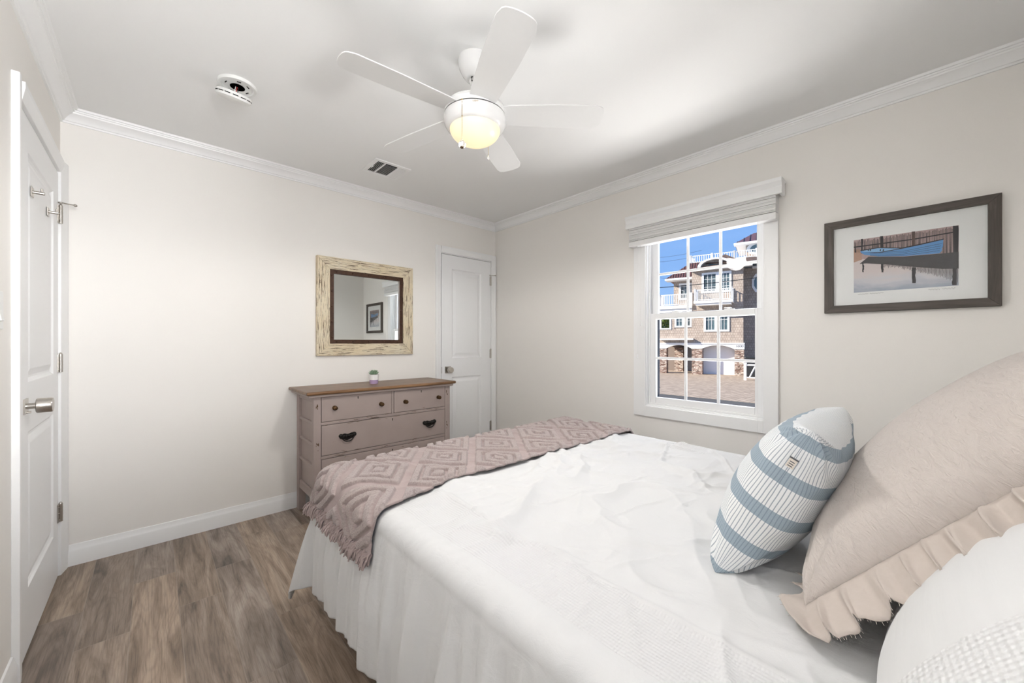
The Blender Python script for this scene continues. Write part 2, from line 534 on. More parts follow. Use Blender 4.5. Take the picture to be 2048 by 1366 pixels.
def brickish(name, c1, c2, mortar, bw, rh, msize, noise_amt=0.5, vecscale=(1, 1, 1), swap=True, offs=0.5):
    m, nt, b = new_mat(name)
    tc = nd(nt, 'ShaderNodeTexCoord')
    sp = nd(nt, 'ShaderNodeSeparateXYZ')
    nt.links.new(tc.outputs['Object'], sp.inputs[0])
    cb = nd(nt, 'ShaderNodeCombineXYZ')
    if swap:   # wall: use x+y along, z up
        nt.links.new(mth(nt, 'ADD', sp.outputs[0], sp.outputs[1]), cb.inputs[0])
        nt.links.new(sp.outputs[2], cb.inputs[1])
    else:
        nt.links.new(sp.outputs[0], cb.inputs[0])
        nt.links.new(sp.outputs[1], cb.inputs[1])
    br = nd(nt, 'ShaderNodeTexBrick')
    nt.links.new(cb.outputs[0], br.inputs['Vector'])
    br.inputs['Color1'].default_value = c1 + (1,)
    br.inputs['Color2'].default_value = c2 + (1,)
    br.inputs['Mortar'].default_value = mortar + (1,)
    br.inputs['Scale'].default_value = 1.0
    br.inputs['Mortar Size'].default_value = msize
    br.inputs['Brick Width'].default_value = bw
    br.inputs['Row Height'].default_value = rh
    br.offset = offs
    f = noise(nt, tc.outputs['Object'], 3.0, 3)
    mm = nd(nt, 'ShaderNodeMix', data_type='RGBA', blend_type='MULTIPLY')
    mm.inputs[0].default_value = noise_amt
    nt.links.new(br.outputs[0], mm.inputs[6])
    nt.links.new(ramp(nt, f, [(0.3, (0.6, 0.6, 0.6)), (0.7, (1.25, 1.25, 1.25))]), mm.inputs[7])
    nt.links.new(mm.outputs[2], b.inputs['Base Color'])
    b.inputs['Roughness'].default_value = 0.85
    bump(nt, b, mth(nt, 'SUBTRACT', 1.0, br.outputs['Fac']), 0.6, 0.02)
    return m


M['shingle'] = brickish('cedar_shingle_tan', (0.47, 0.395, 0.33), (0.40, 0.33, 0.275), (0.22, 0.17, 0.135), 0.165, 0.19, 0.008, 0.45)
M['paver'] = brickish('driveway_paver', (0.47, 0.37, 0.275), (0.38, 0.295, 0.215), (0.21, 0.16, 0.12), 0.42, 0.22, 0.012, 0.5, swap=False)
M['roofshingle'] = brickish('brown_roof_shingle', (0.135, 0.085, 0.065), (0.10, 0.06, 0.045), (0.03, 0.02, 0.015), 0.35, 0.14, 0.012, 0.5)
M['metalroof'] = plain('brown_standing_seam', (0.15, 0.065, 0.055), 0.4, 0.2, bstr=0)
M['seam'] = plain('roof_seam_dark', (0.03, 0.014, 0.012), 0.5, bstr=0)


def mat_stone():
    m, nt, b = new_mat('stacked_stone')
    vo = nd(nt, 'ShaderNodeTexVoronoi')
    tc = coords(nt, 'Object', (4.6, 4.6, 13.0))
    nt.links.new(tc, vo.inputs['Vector'])
    vo.inputs['Scale'].default_value = 1.0
    ve = nd(nt, 'ShaderNodeTexVoronoi', feature='DISTANCE_TO_EDGE')
    nt.links.new(tc, ve.inputs['Vector'])
    ve.inputs['Scale'].default_value = 1.0
    sp = nd(nt, 'ShaderNodeSeparateXYZ')
    nt.links.new(vo.outputs['Color'], sp.inputs[0])
    c = ramp(nt, sp.outputs[0], [(0.0, (0.16, 0.09, 0.065)), (0.35, (0.36, 0.25, 0.20)), (0.7, (0.50, 0.41, 0.34)), (1.0, (0.64, 0.55, 0.47))])
    c = mix(nt, mth(nt, 'LESS_THAN', ve.outputs['Distance'], 0.045), c, (0.05, 0.03, 0.022))
    nt.links.new(c, b.inputs['Base Color'])
    b.inputs['Roughness'].default_value = 0.9
    bump(nt, b, ve.outputs['Distance'], 0.8, 0.05)
    return m


M['stone'] = mat_stone()

# ------------------------------------------------------------------ mesh helpers
class MB:
    def __init__(self):
        self.v, self.f, self.m = [], [], []

    def add(self, verts, faces, mi=0):
        o = len(self.v)
        self.v += [tuple(float(c) for c in p) for p in verts]
        self.f += [tuple(i + o for i in fc) for fc in faces]
        self.m += [mi] * len(faces)
        return self

    def box(self, x0, y0, z0, x1, y1, z1, mi=0):
        v = [(x, y, z) for z in (z0, z1) for y in (y0, y1) for x in (x0, x1)]
        return self.add(v, [(0, 2, 3, 1), (4, 5, 7, 6), (0, 1, 5, 4), (2, 6, 7, 3), (0, 4, 6, 2), (1, 3, 7, 5)], mi)

    def prism(self, pts, axis, a, b, mi=0):
        """extrude a closed polygon (2D) along axis from a to b. x: pts=(y,z); y: pts=(x,z); z: pts=(x,y)"""
        def P(p, t):
            return (t, p[0], p[1]) if axis == 'x' else ((p[0], t, p[1]) if axis == 'y' else (p[0], p[1], t))
        n = len(pts)
        v = [P(p, a) for p in pts] + [P(p, b) for p in pts]
        f = [tuple(range(n))[::-1], tuple(range(n, 2 * n))] + [(i, (i + 1) % n, n + (i + 1) % n, n + i) for i in range(n)]
        return self.add(v, f, mi)

    def lathe(self, prof, center, axis='z', n=32, mi=0, mat=None):
        """prof: list of (r, h)"""
        v, f = [], []
        for r, h in prof:
            for k in range(n):
                a = 2 * PI * k / n
                p = (r * math.cos(a), r * math.sin(a), h)
                if axis == 'x':
                    p = (p[2], p[0], p[1])
                elif axis == 'y':
                    p = (p[1], p[2], p[0])
                v.append(p)
        for j in range(len(prof) - 1):
            for k in range(n):
                f.append((j * n + k, j * n + (k + 1) % n, (j + 1) * n + (k + 1) % n, (j + 1) * n + k))
        if prof[0][0] > 1e-5:
            f.append(tuple(range(n))[::-1])
        if prof[-1][0] > 1e-5:
            b0 = (len(prof) - 1) * n
            f.append(tuple(range(b0, b0 + n)))
        if mat is not None:
            v = [tuple(mat @ Vector(p)) for p in v]
        v = [(p[0] + center[0], p[1] + center[1], p[2] + center[2]) for p in v]
        return self.add(v, f, mi)

    def tube(self, pts, r, n=8, mi=0):
        pts = [Vector(p) for p in pts]
        rs = r if isinstance(r, (list, tuple)) else [r] * len(pts)
        v, f = [], []
        up = Vector((0, 0, 1))
        for i, p in enumerate(pts):
            d = (pts[min(i + 1, len(pts) - 1)] - pts[max(i - 1, 0)]).normalized()
            s = d.cross(up)
            if s.length < 0.05:
                s = d.cross(Vector((1, 0, 0)))
            s.normalize()
            t = s.cross(d)
            for k in range(n):
                a = 2 * PI * k / n
                v.append(p + s * (rs[i] * math.cos(a)) + t * (rs[i] * math.sin(a)))
        for j in range(len(pts) - 1):
            for k in range(n):
                f.append((j * n + k, j * n + (k + 1) % n, (j + 1) * n + (k + 1) % n, (j + 1) * n + k))
        f.append(tuple(range(n))[::-1])
        f.append(tuple(range((len(pts) - 1) * n, len(pts) * n)))
        return self.add(v, f, mi)

    def sphere(self, c, r, n=16, mi=0, sz=1.0):
        prof = [(max(1e-6, r * math.sin(PI * j / n)), -r * sz * math.cos(PI * j / n)) for j in range(n + 1)]
        return self.lathe(prof, c, 'z', max(8, n), mi)


def wmat(o):
    m = o.matrix_basis.copy()
    while o.parent:
        o = o.parent
        m = o.matrix_basis @ m
    return m


def obj(name, mb, mats, parent=None, smooth=None, bevel=0.0, bseg=2, local=False):
    me = bpy.data.meshes.new(name)
    v = mb.v
    if parent is not None and not local:
        inv = wmat(parent).inverted()
        v = [tuple(inv @ Vector(p)) for p in v]
    me.from_pydata(v, [], mb.f)
    ms = mats if isinstance(mats, (list, tuple)) else [mats]
    for m in ms:
        me.materials.append(M[m] if isinstance(m, str) else m)
    if len(ms) > 1:
        me.polygons.foreach_set('material_index', mb.m)
    me.validate()
    me.update()
    o = bpy.data.objects.new(name, me)
    COL.objects.link(o)
    if parent is not None:
        o.parent = parent
    # consistent outward normals
    import bmesh
    bm = bmesh.new()
    bm.from_mesh(me)
    bmesh.ops.recalc_face_normals(bm, faces=bm.faces)
    bm.to_mesh(me)
    bm.free()
    if smooth is not None:
        me.shade_smooth()
        me.set_sharp_from_angle(angle=math.radians(smooth))
    if bevel:
        bv = o.modifiers.new('edge', 'BEVEL')
        bv.width = bevel
        bv.segments = bseg
        bv.limit_method = 'ANGLE'
        bv.angle_limit = math.radians(40)
    return o


def grid_obj(name, P, mats, parent=None, uv=None, solid=0.0, attr=None, smooth=True, offset=-1.0):
    """P: (n, m, 3) numpy array of world points"""
    n, m = P.shape[:2]
    v = P.reshape(-1, 3)
    if parent is not None:
        inv = np.array(wmat(parent).inverted())
        v = v @ inv[:3, :3].T + inv[:3, 3]
    idx = np.arange(n * m).reshape(n, m)
    q = np.stack([idx[:-1, :-1], idx[1:, :-1], idx[1:, 1:], idx[:-1, 1:]], -1).reshape(-1, 4)
    me = bpy.data.meshes.new(name)
    me.vertices.add(len(v))
    me.vertices.foreach_set('co', v.astype(np.float32).ravel())
    me.loops.add(q.size)
    me.loops.foreach_set('vertex_index', q.astype(np.int32).ravel())
    me.polygons.add(len(q))
    me.polygons.foreach_set('loop_start', np.arange(0, q.size, 4, dtype=np.int32))
    me.update(calc_edges=True)
    if uv is not None:
        ul = me.uv_layers.new(name='UVMap')
        ul.data.foreach_set('uv', uv.reshape(-1, 2)[q.ravel()].astype(np.float32).ravel())
    if attr is not None:
        a = me.attributes.new(attr[0], 'FLOAT', 'POINT')
        a.data.foreach_set('value', attr[1].astype(np.float32).ravel())
    for mm in (mats if isinstance(mats, (list, tuple)) else [mats]):
        me.materials.append(M[mm])
    if smooth:
        me.shade_smooth()
    me.validate()
    o = bpy.data.objects.new(name, me)
    COL.objects.link(o)
    if parent is not None:
        o.parent = parent
    if solid:
        s = o.modifiers.new('thickness', 'SOLIDIFY')
        s.thickness = solid
        s.offset = offset
    return o


def thing(name, label, cat, loc=(0, 0, 0), rotz=0.0, group=None):
    o = bpy.data.objects.new(name, None)
    COL.objects.link(o)
    o.empty_display_size = 0.1
    o.location = loc
    o.rotation_euler = (0, 0, rotz)
    return tag(o, label, cat, group)


def tag(o, label, cat, group=None, kind=None):
    o['label'] = label
    o['category'] = cat
    if group:
        o['group'] = group
    if kind:
        o['kind'] = kind
    return o


def struct(o):
    o['kind'] = 'structure'
    return o


def sroot(name, loc=(0, 0, 0)):
    o = bpy.data.objects.new(name, None)
    COL.objects.link(o)
    o.location = loc
    return struct(o)


# value noise in numpy
_LAT = RNG.random((256, 256))


def vnoise(x, y):
    xi = np.floor(x).astype(int)
    yi = np.floor(y).astype(int)
    fx = x - xi
    fy = y - yi
    fx = fx * fx * fx * (fx * (fx * 6 - 15) + 10)
    fy = fy * fy * fy * (fy * (fy * 6 - 15) + 10)
    a = _LAT[xi % 256, yi % 256]
    b = _LAT[(xi + 1) % 256, yi % 256]
    c = _LAT[xi % 256, (yi + 1) % 256]
    d = _LAT[(xi + 1) % 256, (yi + 1) % 256]
    return (a * (1 - fx) + b * fx) * (1 - fy) + (c * (1 - fx) + d * fx) * fy


def fbm(x, y, o=3):
    r, amp, t = 0, 0.5, 0
    for k in range(o):
        r = r + amp * vnoise(x * 2 ** k + 17.3 * k, y * 2 ** k + 9.1 * k)
        t += amp
        amp *= 0.5
    return r / t


def ridge(x, y):
    return 1 - np.abs(2 * vnoise(x, y) - 1)


def sstep(x, a, b):
    t = np.clip((x - a) / (b - a), 0, 1)
    return t * t * (3 - 2 * t)


# ------------------------------------------------------------------ room shell
XL, XR, YB, YH, ZC = -0.354, 2.64, 3.10, -0.38, 2.41
T = 0.12
# window and door openings
WY0, WY1, WZ0, WZ1 = 0.655, 1.405, 0.72, 2.03
DY0, DY1, DZ = 2.195, 3.005, 2.052
CX0, CX1, CZ = 1.965, 2.583, 2.03
VX0, VX1, VZ0, VZ1 = -0.26, 0.46, 1.20, 2.10  # opening of the added window, cut for the fill lamps

struct(obj('floor', MB().box(XL - T, YH - T, -0.1, XR + T, YB + T, 0), 'floor'))
struct(obj('ceiling', MB().box(XL - T, YH - T, ZC, XR + T, YB + T, ZC + 0.1), 'ceiling'))
b = MB()
b.box(XL - T, YB, 0, CX0, YB + T, ZC).box(CX1, YB, 0, XR + T, YB + T, ZC).box(CX0, YB, CZ, CX1, YB + T, ZC)
b.box(CX0, YB + T - 0.01, 0, CX1, YB + T, CZ)
struct(obj('wall_back', b, 'wall'))
b = MB()
b.box(XR, YH, 0, XR + T, WY0, ZC).box(XR, WY1, 0, XR + T, YB, ZC).box(XR, WY0, 0, XR + T, WY1, WZ0).box(XR, WY0, WZ1, XR + T, WY1, ZC)
struct(obj('wall_right', b, 'wall'))
b = MB()
b.box(XL - T, YH, 0, XL, DY0, ZC).box(XL - T, DY1, 0, XL, YB, ZC).box(XL - T, DY0, DZ, XL, DY1, ZC)
b.box(XL - T, DY0, 0, XL - T + 0.01, DY1, DZ)
struct(obj('wall_left', b, 'wall'))
b = MB()
b.box(XL - T, YH - T, 0, VX0, YH, ZC).box(VX1, YH - T, 0, XR + T, YH, ZC).box(VX0, YH - T, 0, VX1, YH, VZ0).box(VX0, YH - T, VZ1, VX1, YH, ZC)
struct(obj('wall_front', b, 'wall'))

# baseboards
BB = [(0, 0), (0.015, 0), (0.015, 0.075), (0.012, 0.083), (0.008, 0.095), (0.006, 0.108), (0, 0.11)]
struct(obj('baseboard_back', MB().prism([(YB - p, z) for p, z in BB], 'x', XL, CX0 - 0.06), 'trim', smooth=35))
struct(obj('baseboard_right', MB().prism([(XR - p, z) for p, z in BB], 'y', YH, YB), 'trim', smooth=35))
struct(obj('baseboard_left', MB().prism([(XL + p, z) for p, z in BB], 'y', YH, DY0 - 0.065), 'trim', smooth=35))
struct(obj('baseboard_front', MB().prism([(YH + p, z) for p, z in BB], 'x', XL, XR), 'trim', smooth=35))

# crown moulding: profile (out from wall, below ceiling)
CR = [(0.0, 0.068), (0.008, 0.068), (0.010, 0.060), (0.016, 0.058), (0.020, 0.050), (0.027, 0.040), (0.037, 0.031), (0.048, 0.025),
      (0.050, 0.018), (0.056, 0.017), (0.058, 0.011), (0.066, 0.010), (0.068, 0.003), (0.070, 0.0), (0.0, 0.0)]


def crown(name, fn):
    n = len(CR)
    v = [fn(p, 0) + (ZC - d,) for p, d in CR] + [fn(p, 1) + (ZC - d,) for p, d in CR]
    f = [(i, (i + 1) % n, n + (i + 1) % n, n + i) for i in range(n)] + [tuple(range(n)), tuple(range(n, 2 * n))]
    struct(obj(name, MB().add(v, f), 'trim', smooth=30))


crown('trim_1', lambda p, e: (XL + p if e == 0 else XR - p, YB - p))
crown('trim_2', lambda p, e: (XR - p, YB - p if e == 0 else YH + p))
crown('trim_3', lambda p, e: (XL + p, YB - p if e == 0 else YH + p))
crown('trim_4', lambda p, e: (XL + p if e == 0 else XR - p, YH + p))


# ------------------------------------------------------------------ doors
def door_slab(mb, fn, w, h, th, panels):
    """fn(x along width, depth away from the viewer, z) -> world."""
    xs = sorted({0, w} | {p[0] for p in panels} | {p[2] for p in panels})
    zs = sorted({0, h} | {p[1] for p in panels} | {p[3] for p in panels})

    def quad(a, b_, c, d):
        mb.add([fn(*a), fn(*b_), fn(*c), fn(*d)], [(0, 1, 2, 3)])
    for i in range(len(xs) - 1):
        for j in range(len(zs) - 1):
            r = (xs[i], zs[j], xs[i + 1], zs[j + 1])
            hit = [p for p in panels if abs(p[0] - r[0]) < 1e-6 and abs(p[1] - r[1]) < 1e-6 and abs(p[2] - r[2]) < 1e-6 and abs(p[3] - r[3]) < 1e-6]
            if not hit:
                quad((r[0], 0, r[1]), (r[2], 0, r[1]), (r[2], 0, r[3]), (r[0], 0, r[3]))
            else:
                rings = [(0, 0), (0.006, 0.006), (0.014, 0.010), (0.022, 0.010), (0.045, 0.003), (0.05, 0.002)]
                for (i0, d0), (i1, d1) in zip(rings[:-1], rings[1:]):
                    A = [(r[0] + i0, d0, r[1] + i0), (r[2] - i0, d0, r[1] + i0), (r[2] - i0, d0, r[3] - i0), (r[0] + i0, d0, r[3] - i0)]
                    B = [(r[0] + i1, d1, r[1] + i1), (r[2] - i1, d1, r[1] + i1), (r[2] - i1, d1, r[3] - i1), (r[0] + i1, d1, r[3] - i1)]
                    for k in range(4):
                        quad(A[k], A[(k + 1) % 4], B[(k + 1) % 4], B[k])
                i1, d1 = rings[-1]
                quad((r[0] + i1, d1, r[1] + i1), (r[2] - i1, d1, r[1] + i1), (r[2] - i1, d1, r[3] - i1), (r[0] + i1, d1, r[3] - i1))
    # sides and back
    quad((0, 0, 0), (0, th, 0), (0, th, h), (0, 0, h))
    quad((w, 0, 0), (w, th, 0), (w, th, h), (w, 0, h))
    quad((0, 0, h), (w, 0, h), (w, th, h), (0, th, h))
    quad((0, 0, 0), (w, 0, 0), (w, th, 0), (0, th, 0))
    quad((0, th, 0), (w, th, 0), (w, th, h), (0, th, h))


def weld(o):
    import bmesh
    bm = bmesh.new()
    bm.from_mesh(o.data)
    bmesh.ops.remove_doubles(bm, verts=bm.verts, dist=1e-5)
    bmesh.ops.recalc_face_normals(bm, faces=bm.faces)
    bm.to_mesh(o.data)
    bm.free()
    return o


# door_1: in the left wall, hinged at the far side
d1 = sroot('door_1', (XL, (DY0 + DY1) / 2, 0))
sl = MB()
SY0, SW, SH = DY0 + 0.02, DY1 - DY0 - 0.04, 2.022
door_slab(sl, lambda x, d, z: (XL + 0.006 - d, SY0 + x, z + 0.012), SW, SH, 0.036,
          [(0.125, 0.235, SW - 0.125, 0.83), (0.125, 1.02, SW - 0.125, SH - 0.125)])
weld(obj('door_slab', sl, 'door', d1, bevel=0.0))
jb = MB()
jb.box(XL - 0.10, DY0, 0, XL + 0.001, DY0 + 0.018, DZ).box(XL - 0.10, DY1 - 0.018, 0, XL + 0.001, DY1, DZ).box(XL - 0.10, DY0 + 0.018, DZ - 0.018, XL + 0.001, DY1 - 0.018, DZ)
obj('door_jamb', jb, 'trim', d1)
cs = MB()
CW = 0.064
cs.prism([(XL, DY0 - CW), (XL + 0.020, DY0 - CW), (XL + 0.020, DY0 - CW + 0.02), (XL + 0.014, DY0 + 0.004), (XL, DY0 + 0.004)], 'z', 0, DZ + CW)
cs.prism([(XL, YB - 0.002), (XL + 0.030, YB - 0.002), (XL + 0.028, YB - 0.03), (XL + 0.014, DY1 - 0.004), (XL, DY1 - 0.004)], 'z', 0, DZ + CW)
cs.prism([(XL, DZ + CW), (XL + 0.022, DZ + CW), (XL + 0.022, DZ + CW - 0.02), (XL + 0.014, DZ - 0.004), (XL, DZ - 0.004)], 'y', DY0 + 0.004, YB - 0.03)
obj('door_casing', cs, 'trim', d1, bevel=0.002)


def hinge(parent, x, y, z, ax):
    """ax 'x': door in left wall (leaves seen face on towards +x); 'y': door in back wall."""
    h = MB()
    if ax == 'x':
        h.lathe([(0.0075, -0.045), (0.0075, 0.045)], (x + 0.007, y, z), n=12)
        h.lathe([(0.0001, 0.055), (0.005, 0.050), (0.006, 0.045)], (x + 0.007, y, z), n=12)
        for k in range(1, 5):
            h.lathe([(0.0082, -0.0008), (0.0082, 0.0008)], (x + 0.007, y, z - 0.045 + 0.018 * k), n=12)
        h.box(x - 0.001, y - 0.030, z - 0.044, x + 0.0025, y, z + 0.044)
        h.box(x - 0.001, y, z - 0.044, x + 0.0025, y + 0.026, z + 0.044)
        for s in (-0.03, 0, 0.03):
            h.sphere((x + 0.0025, y - 0.018, z + s), 0.0035, 8)
    else:
        h.lathe([(0.0075, -0.045), (0.0075, 0.045)], (x, y - 0.007, z), n=12)
        h.lathe([(0.0001, 0.055), (0.005, 0.050), (0.006, 0.045)], (x, y - 0.007, z), n=12)
        for k in range(1, 5):
            h.lathe([(0.0082, -0.0008), (0.0082, 0.0008)], (x, y - 0.007, z - 0.045 + 0.018 * k), n=12)
        h.box(x - 0.010, y - 0.0025, z - 0.044, x + 0.010, y + 0.001, z + 0.044)
    return obj('hinge', h, 'nickel', parent, smooth=40)


for z in (1.83, 1.079, 0.325):
    hinge(d1, XL + 0.008, DY1 - 0.020, z, 'x')
# cylinder knob with a square rose
kb = MB()
KY, KZ = 2.29, 0.945
kb.box(XL + 0.006, KY - 0.028, KZ - 0.028, XL + 0.011, KY + 0.028, KZ + 0.028)
kb.lathe([(0.011, 0.0), (0.011, 0.03)], (XL + 0.010, KY, KZ), 'x', 20)
kb.lathe([(0.0255, 0.028), (0.0275, 0.030), (0.0275, 0.066), (0.0255, 0.069)], (XL + 0.006, KY, KZ), 'x', 32)
kb.lathe([(0.004, 0.0), (0.004, 0.012)], (XL + 0.010, KY - 0.004, KZ - 0.022), 'x', 10)
obj('door_knob', kb, 'nickel', d1, smooth=40)

# coat hooks on door_1, hinge-pin stop
for (hy, hz, lb) in ((2.40, 1.775, 'brushed nickel coat hook on the left door, nearer of two, clear of the hinge'),
                     (2.715, 1.775, 'brushed nickel coat hook on the left door just beside the top hinge')):
    t = thing('coat_hook', lb, 'coat hook', (XL + 0.006, hy, hz), group='coat hooks on the left door')
    obj('back_plate', MB().box(XL + 0.006, hy - 0.019, hz - 0.019, XL + 0.010, hy + 0.019, hz + 0.019), 'nickel', t, bevel=0.001)
    h = MB()
    h.lathe([(0.0062, 0.0), (0.0062, 0.029), (0.0055, 0.031)], (XL + 0.009, hy, hz), 'x', 16)
    h.lathe([(0.0034, 0.0), (0.0034, 0.014)], (XL + 0.032, hy, hz + 0.004), 'z', 12)
    obj('hook_rod', h, 'nickel', t, smooth=40)


def pin_stop(loc, dirs, label):
    t = thing('hinge_pin_stop', label, 'door stop', loc)
    a = Vector(loc)
    s = MB()
    s.lathe([(0.010, 0.0), (0.010, 0.006)], loc, 'z', 14)
    for d, ln in dirs:
        d = Vector(d).normalized()
        s.tube([a + Vector((0, 0, 0.004)), a + d * ln + Vector((0, 0, 0.004))], 0.0035, 8)
    obj('bracket', s, 'nickel', t, smooth=40)
    for d, ln in dirs:
        d = Vector(d).normalized()
        obj('bumper', MB().sphere(a + d * ln + Vector((0, 0, 0.004)), 0.0075, 10), 'nickel', t, smooth=60)


pin_stop((XL + 0.015, DY1 - 0.020, 1.886), [((0.9, 0.3, 0.0), 0.050)],
         'nickel hinge pin stop on top hinge of the left door')

# door_2: closet door in the back wall
d2 = sroot('door_2', ((CX0 + CX1) / 2, YB, 0))
sl = MB()
w2 = CX1 - CX0 - 0.028
door_slab(sl, lambda x, d, z: (CX0 + 0.014 + x, YB - 0.004 + d, z + 0.012), w2, 2.002, 0.036,
          [(0.115, 0.19, w2 - 0.12, 0.842), (0.115, 1.022, w2 - 0.12, 1.872)])
weld(obj('door_slab', sl, 'door', d2))
jb = MB()
jb.box(CX0, YB - 0.001, 0, CX0 + 0.010, YB + 0.10, CZ).box(CX1 - 0.010, YB - 0.001, 0, CX1, YB + 0.10, CZ).box(CX0 + 0.01, YB - 0.001, CZ - 0.010, CX1 - 0.01, YB + 0.10, CZ)
obj('door_jamb', jb, 'trim', d2)
cs = MB()
CWc = 0.056
for s, x0 in ((-1, CX0 + 0.004), (1, CX1 - 0.004)):
    xe = x0 + s * CWc
    cs.prism([(x0, YB), (x0, YB - 0.012), (x0 + s * 0.034, YB - 0.018), (x0 + s * 0.038, YB - 0.021), (xe, YB - 0.021), (xe, YB)], 'z', 0, CZ + CWc)
cs.prism([(YB, CZ + CWc), (YB - 0.021, CZ + CWc), (YB - 0.021, CZ + CWc - 0.02), (YB - 0.012, CZ - 0.004), (YB, CZ - 0.004)], 'x', CX0 + 0.004, CX1 - 0.004)
obj('door_casing', cs, 'trim', d2, bevel=0.002)
for z in (1.817, 1.069, 0.323):
    hinge(d2, CX1 - 0.012, YB - 0.005, z, 'y')
kb = MB()
KX, KZ = 2.047, 0.925
kb.box(KX - 0.032, YB - 0.010, KZ - 0.032, KX + 0.032, YB - 0.004, KZ + 0.032)
kb.lathe([(0.011, -0.035), (0.011, 0.0)], (KX, YB - 0.006, KZ), 'y', 20)
kb.lathe([(0.024, -0.066), (0.027, -0.063), (0.027, -0.034), (0.024, -0.031)], (KX, YB - 0.004, KZ), 'y', 28)
obj('door_knob', kb, 'nickel', d2, smooth=40)
obj('latch_plate', MB().box(CX0 + 0.0145, YB - 0.0055, KZ - 0.03, CX0 + 0.019, YB - 0.003, KZ + 0.03), 'nickel', d2)
pin_stop((CX1 - 0.012, YB - 0.012, 1.872), [((0.75, -0.7, 0.02), 0.046), ((-0.9, -0.4, 0.02), 0.018)],
         'nickel hinge pin stop on top hinge of the closet door')

# ------------------------------------------------------------------ window_1
w1 = sroot('window_1', (XR, (WY0 + WY1) / 2, WZ0))
cs = MB()
c0, c1 = XR - 0.020, XR
OY0, OY1, OZ0, OZ1 = 0.585, 1.492, 0.650, 2.10
cs.box(c0, OY0, OZ0, c1, WY0 + 0.004, OZ1).box(c0, WY1 - 0.004, OZ0, c1, OY1, OZ1)
cs.box(c0, WY0 + 0.004, OZ0, c1, WY1 - 0.004, WZ0 + 0.004).box(c0, WY0 + 0.004, WZ1 - 0.004, c1, WY1 - 0.004, OZ1)
obj('window_casing', cs, 'trim', w1, bevel=0.002)
fr = MB()


def ring(mb, x0, x1, y0, y1, z0, z1, wy0, wy1, wz0, wz1):
    mb.box(x0, y0, z0, x1, y0 + wy0, z1).box(x0, y1 - wy1, z0, x1, y1, z1)
    mb.box(x0, y0 + wy0, z0, x1, y1 - wy1, z0 + wz0).box(x0, y0 + wy0, z1 - wz1, x1, y1 - wy1, z1)


ring(fr, XR - 0.004, XR + 0.115, WY0, WY1, WZ0, WZ1, 0.012, 0.012, 0.014, 0.014)
ring(fr, XR + 0.022, XR + 0.034, WY0 + 0.012, WY1 - 0.012, WZ0 + 0.014, WZ1 - 0.014, 0.010, 0.010, 0.012, 0.010)
ring(fr, XR + 0.060, XR + 0.066, WY0 + 0.012, WY1 - 0.012, WZ0 + 0.014, WZ1 - 0.014, 0.008, 0.008, 0.010, 0.010)
obj('window_frame', fr, 'vinyl', w1, bevel=0.0015)


def sash(name, x0, x1, z0, z1, bot, top, sides):
    y0, y1 = WY0 + 0.014, WY1 - 0.014
    s = MB()
    ring(s, x0, x1, y0, y1, z0, z1, sides, sides, bot, top)
    o = obj(name, s, 'vinyl', w1, bevel=0.003)
    gy0, gy1, gz0, gz1 = y0 + sides, y1 - sides, z0 + bot, z1 - top
    g = MB()
    xm = (x0 + x1) / 2
    for k in (1, 2):
        yy = gy0 + (gy1 - gy0) * k / 3
        g.box(xm - 0.004, yy - 0.009, gz0, xm + 0.004, yy + 0.009, gz1)
    zz = (gz0 + gz1) / 2
    g.box(xm - 0.0046, gy0, zz - 0.0085, xm + 0.0046, gy1, zz + 0.0085)
    obj('muntin', g, 'vinyl', o, bevel=0.001)
    obj('pane', MB().box(xm - 0.0065, gy0 - 0.005, gz0 - 0.005, xm - 0.005, gy1 + 0.005, gz1 + 0.005), 'glass', o)
    return o


sash('lower_sash', XR + 0.030, XR + 0.058, WZ0 + 0.016, 1.392, 0.052, 0.040, 0.046)
sash('upper_sash', XR + 0.068, XR + 0.094, 1.352, WZ1 - 0.016, 0.040, 0.045, 0.046)
for yy in (0.86, 1.20):
    lk = MB()
    lk.box(XR + 0.034, yy - 0.028, 1.392, XR + 0.060, yy + 0.028, 1.398)
    lk.lathe([(0.014, 0.0), (0.013, 0.008), (0.006, 0.011)], (XR + 0.046, yy, 1.397), 'z', 16)
    lk.tube([(XR + 0.046, yy, 1.404), (XR + 0.038, yy + 0.03, 1.404)], 0.004, 8)
    obj('sash_lock', lk, 'vinyl', w1, smooth=40)
for yy, zz in ((1.385, 1.53), (0.675, 1.53)):
    obj('tilt_latch', MB().box(XR + 0.064, yy - 0.004, zz - 0.02, XR + 0.068, yy + 0.004, zz + 0.02), 'vinyl', w1)
sc = MB()
ring(sc, XR + 0.098, XR + 0.108, WY0 + 0.03, WY1 - 0.030, WZ0 + 0.02, 1.40, 0.016, 0.022, 0.016, 0.016)
sc.box(XR + 0.096, WY1 - 0.060, 0.850, XR + 0.100, WY1 - 0.05, 0.856)
obj('screen_frame', sc, 'navy', w1)

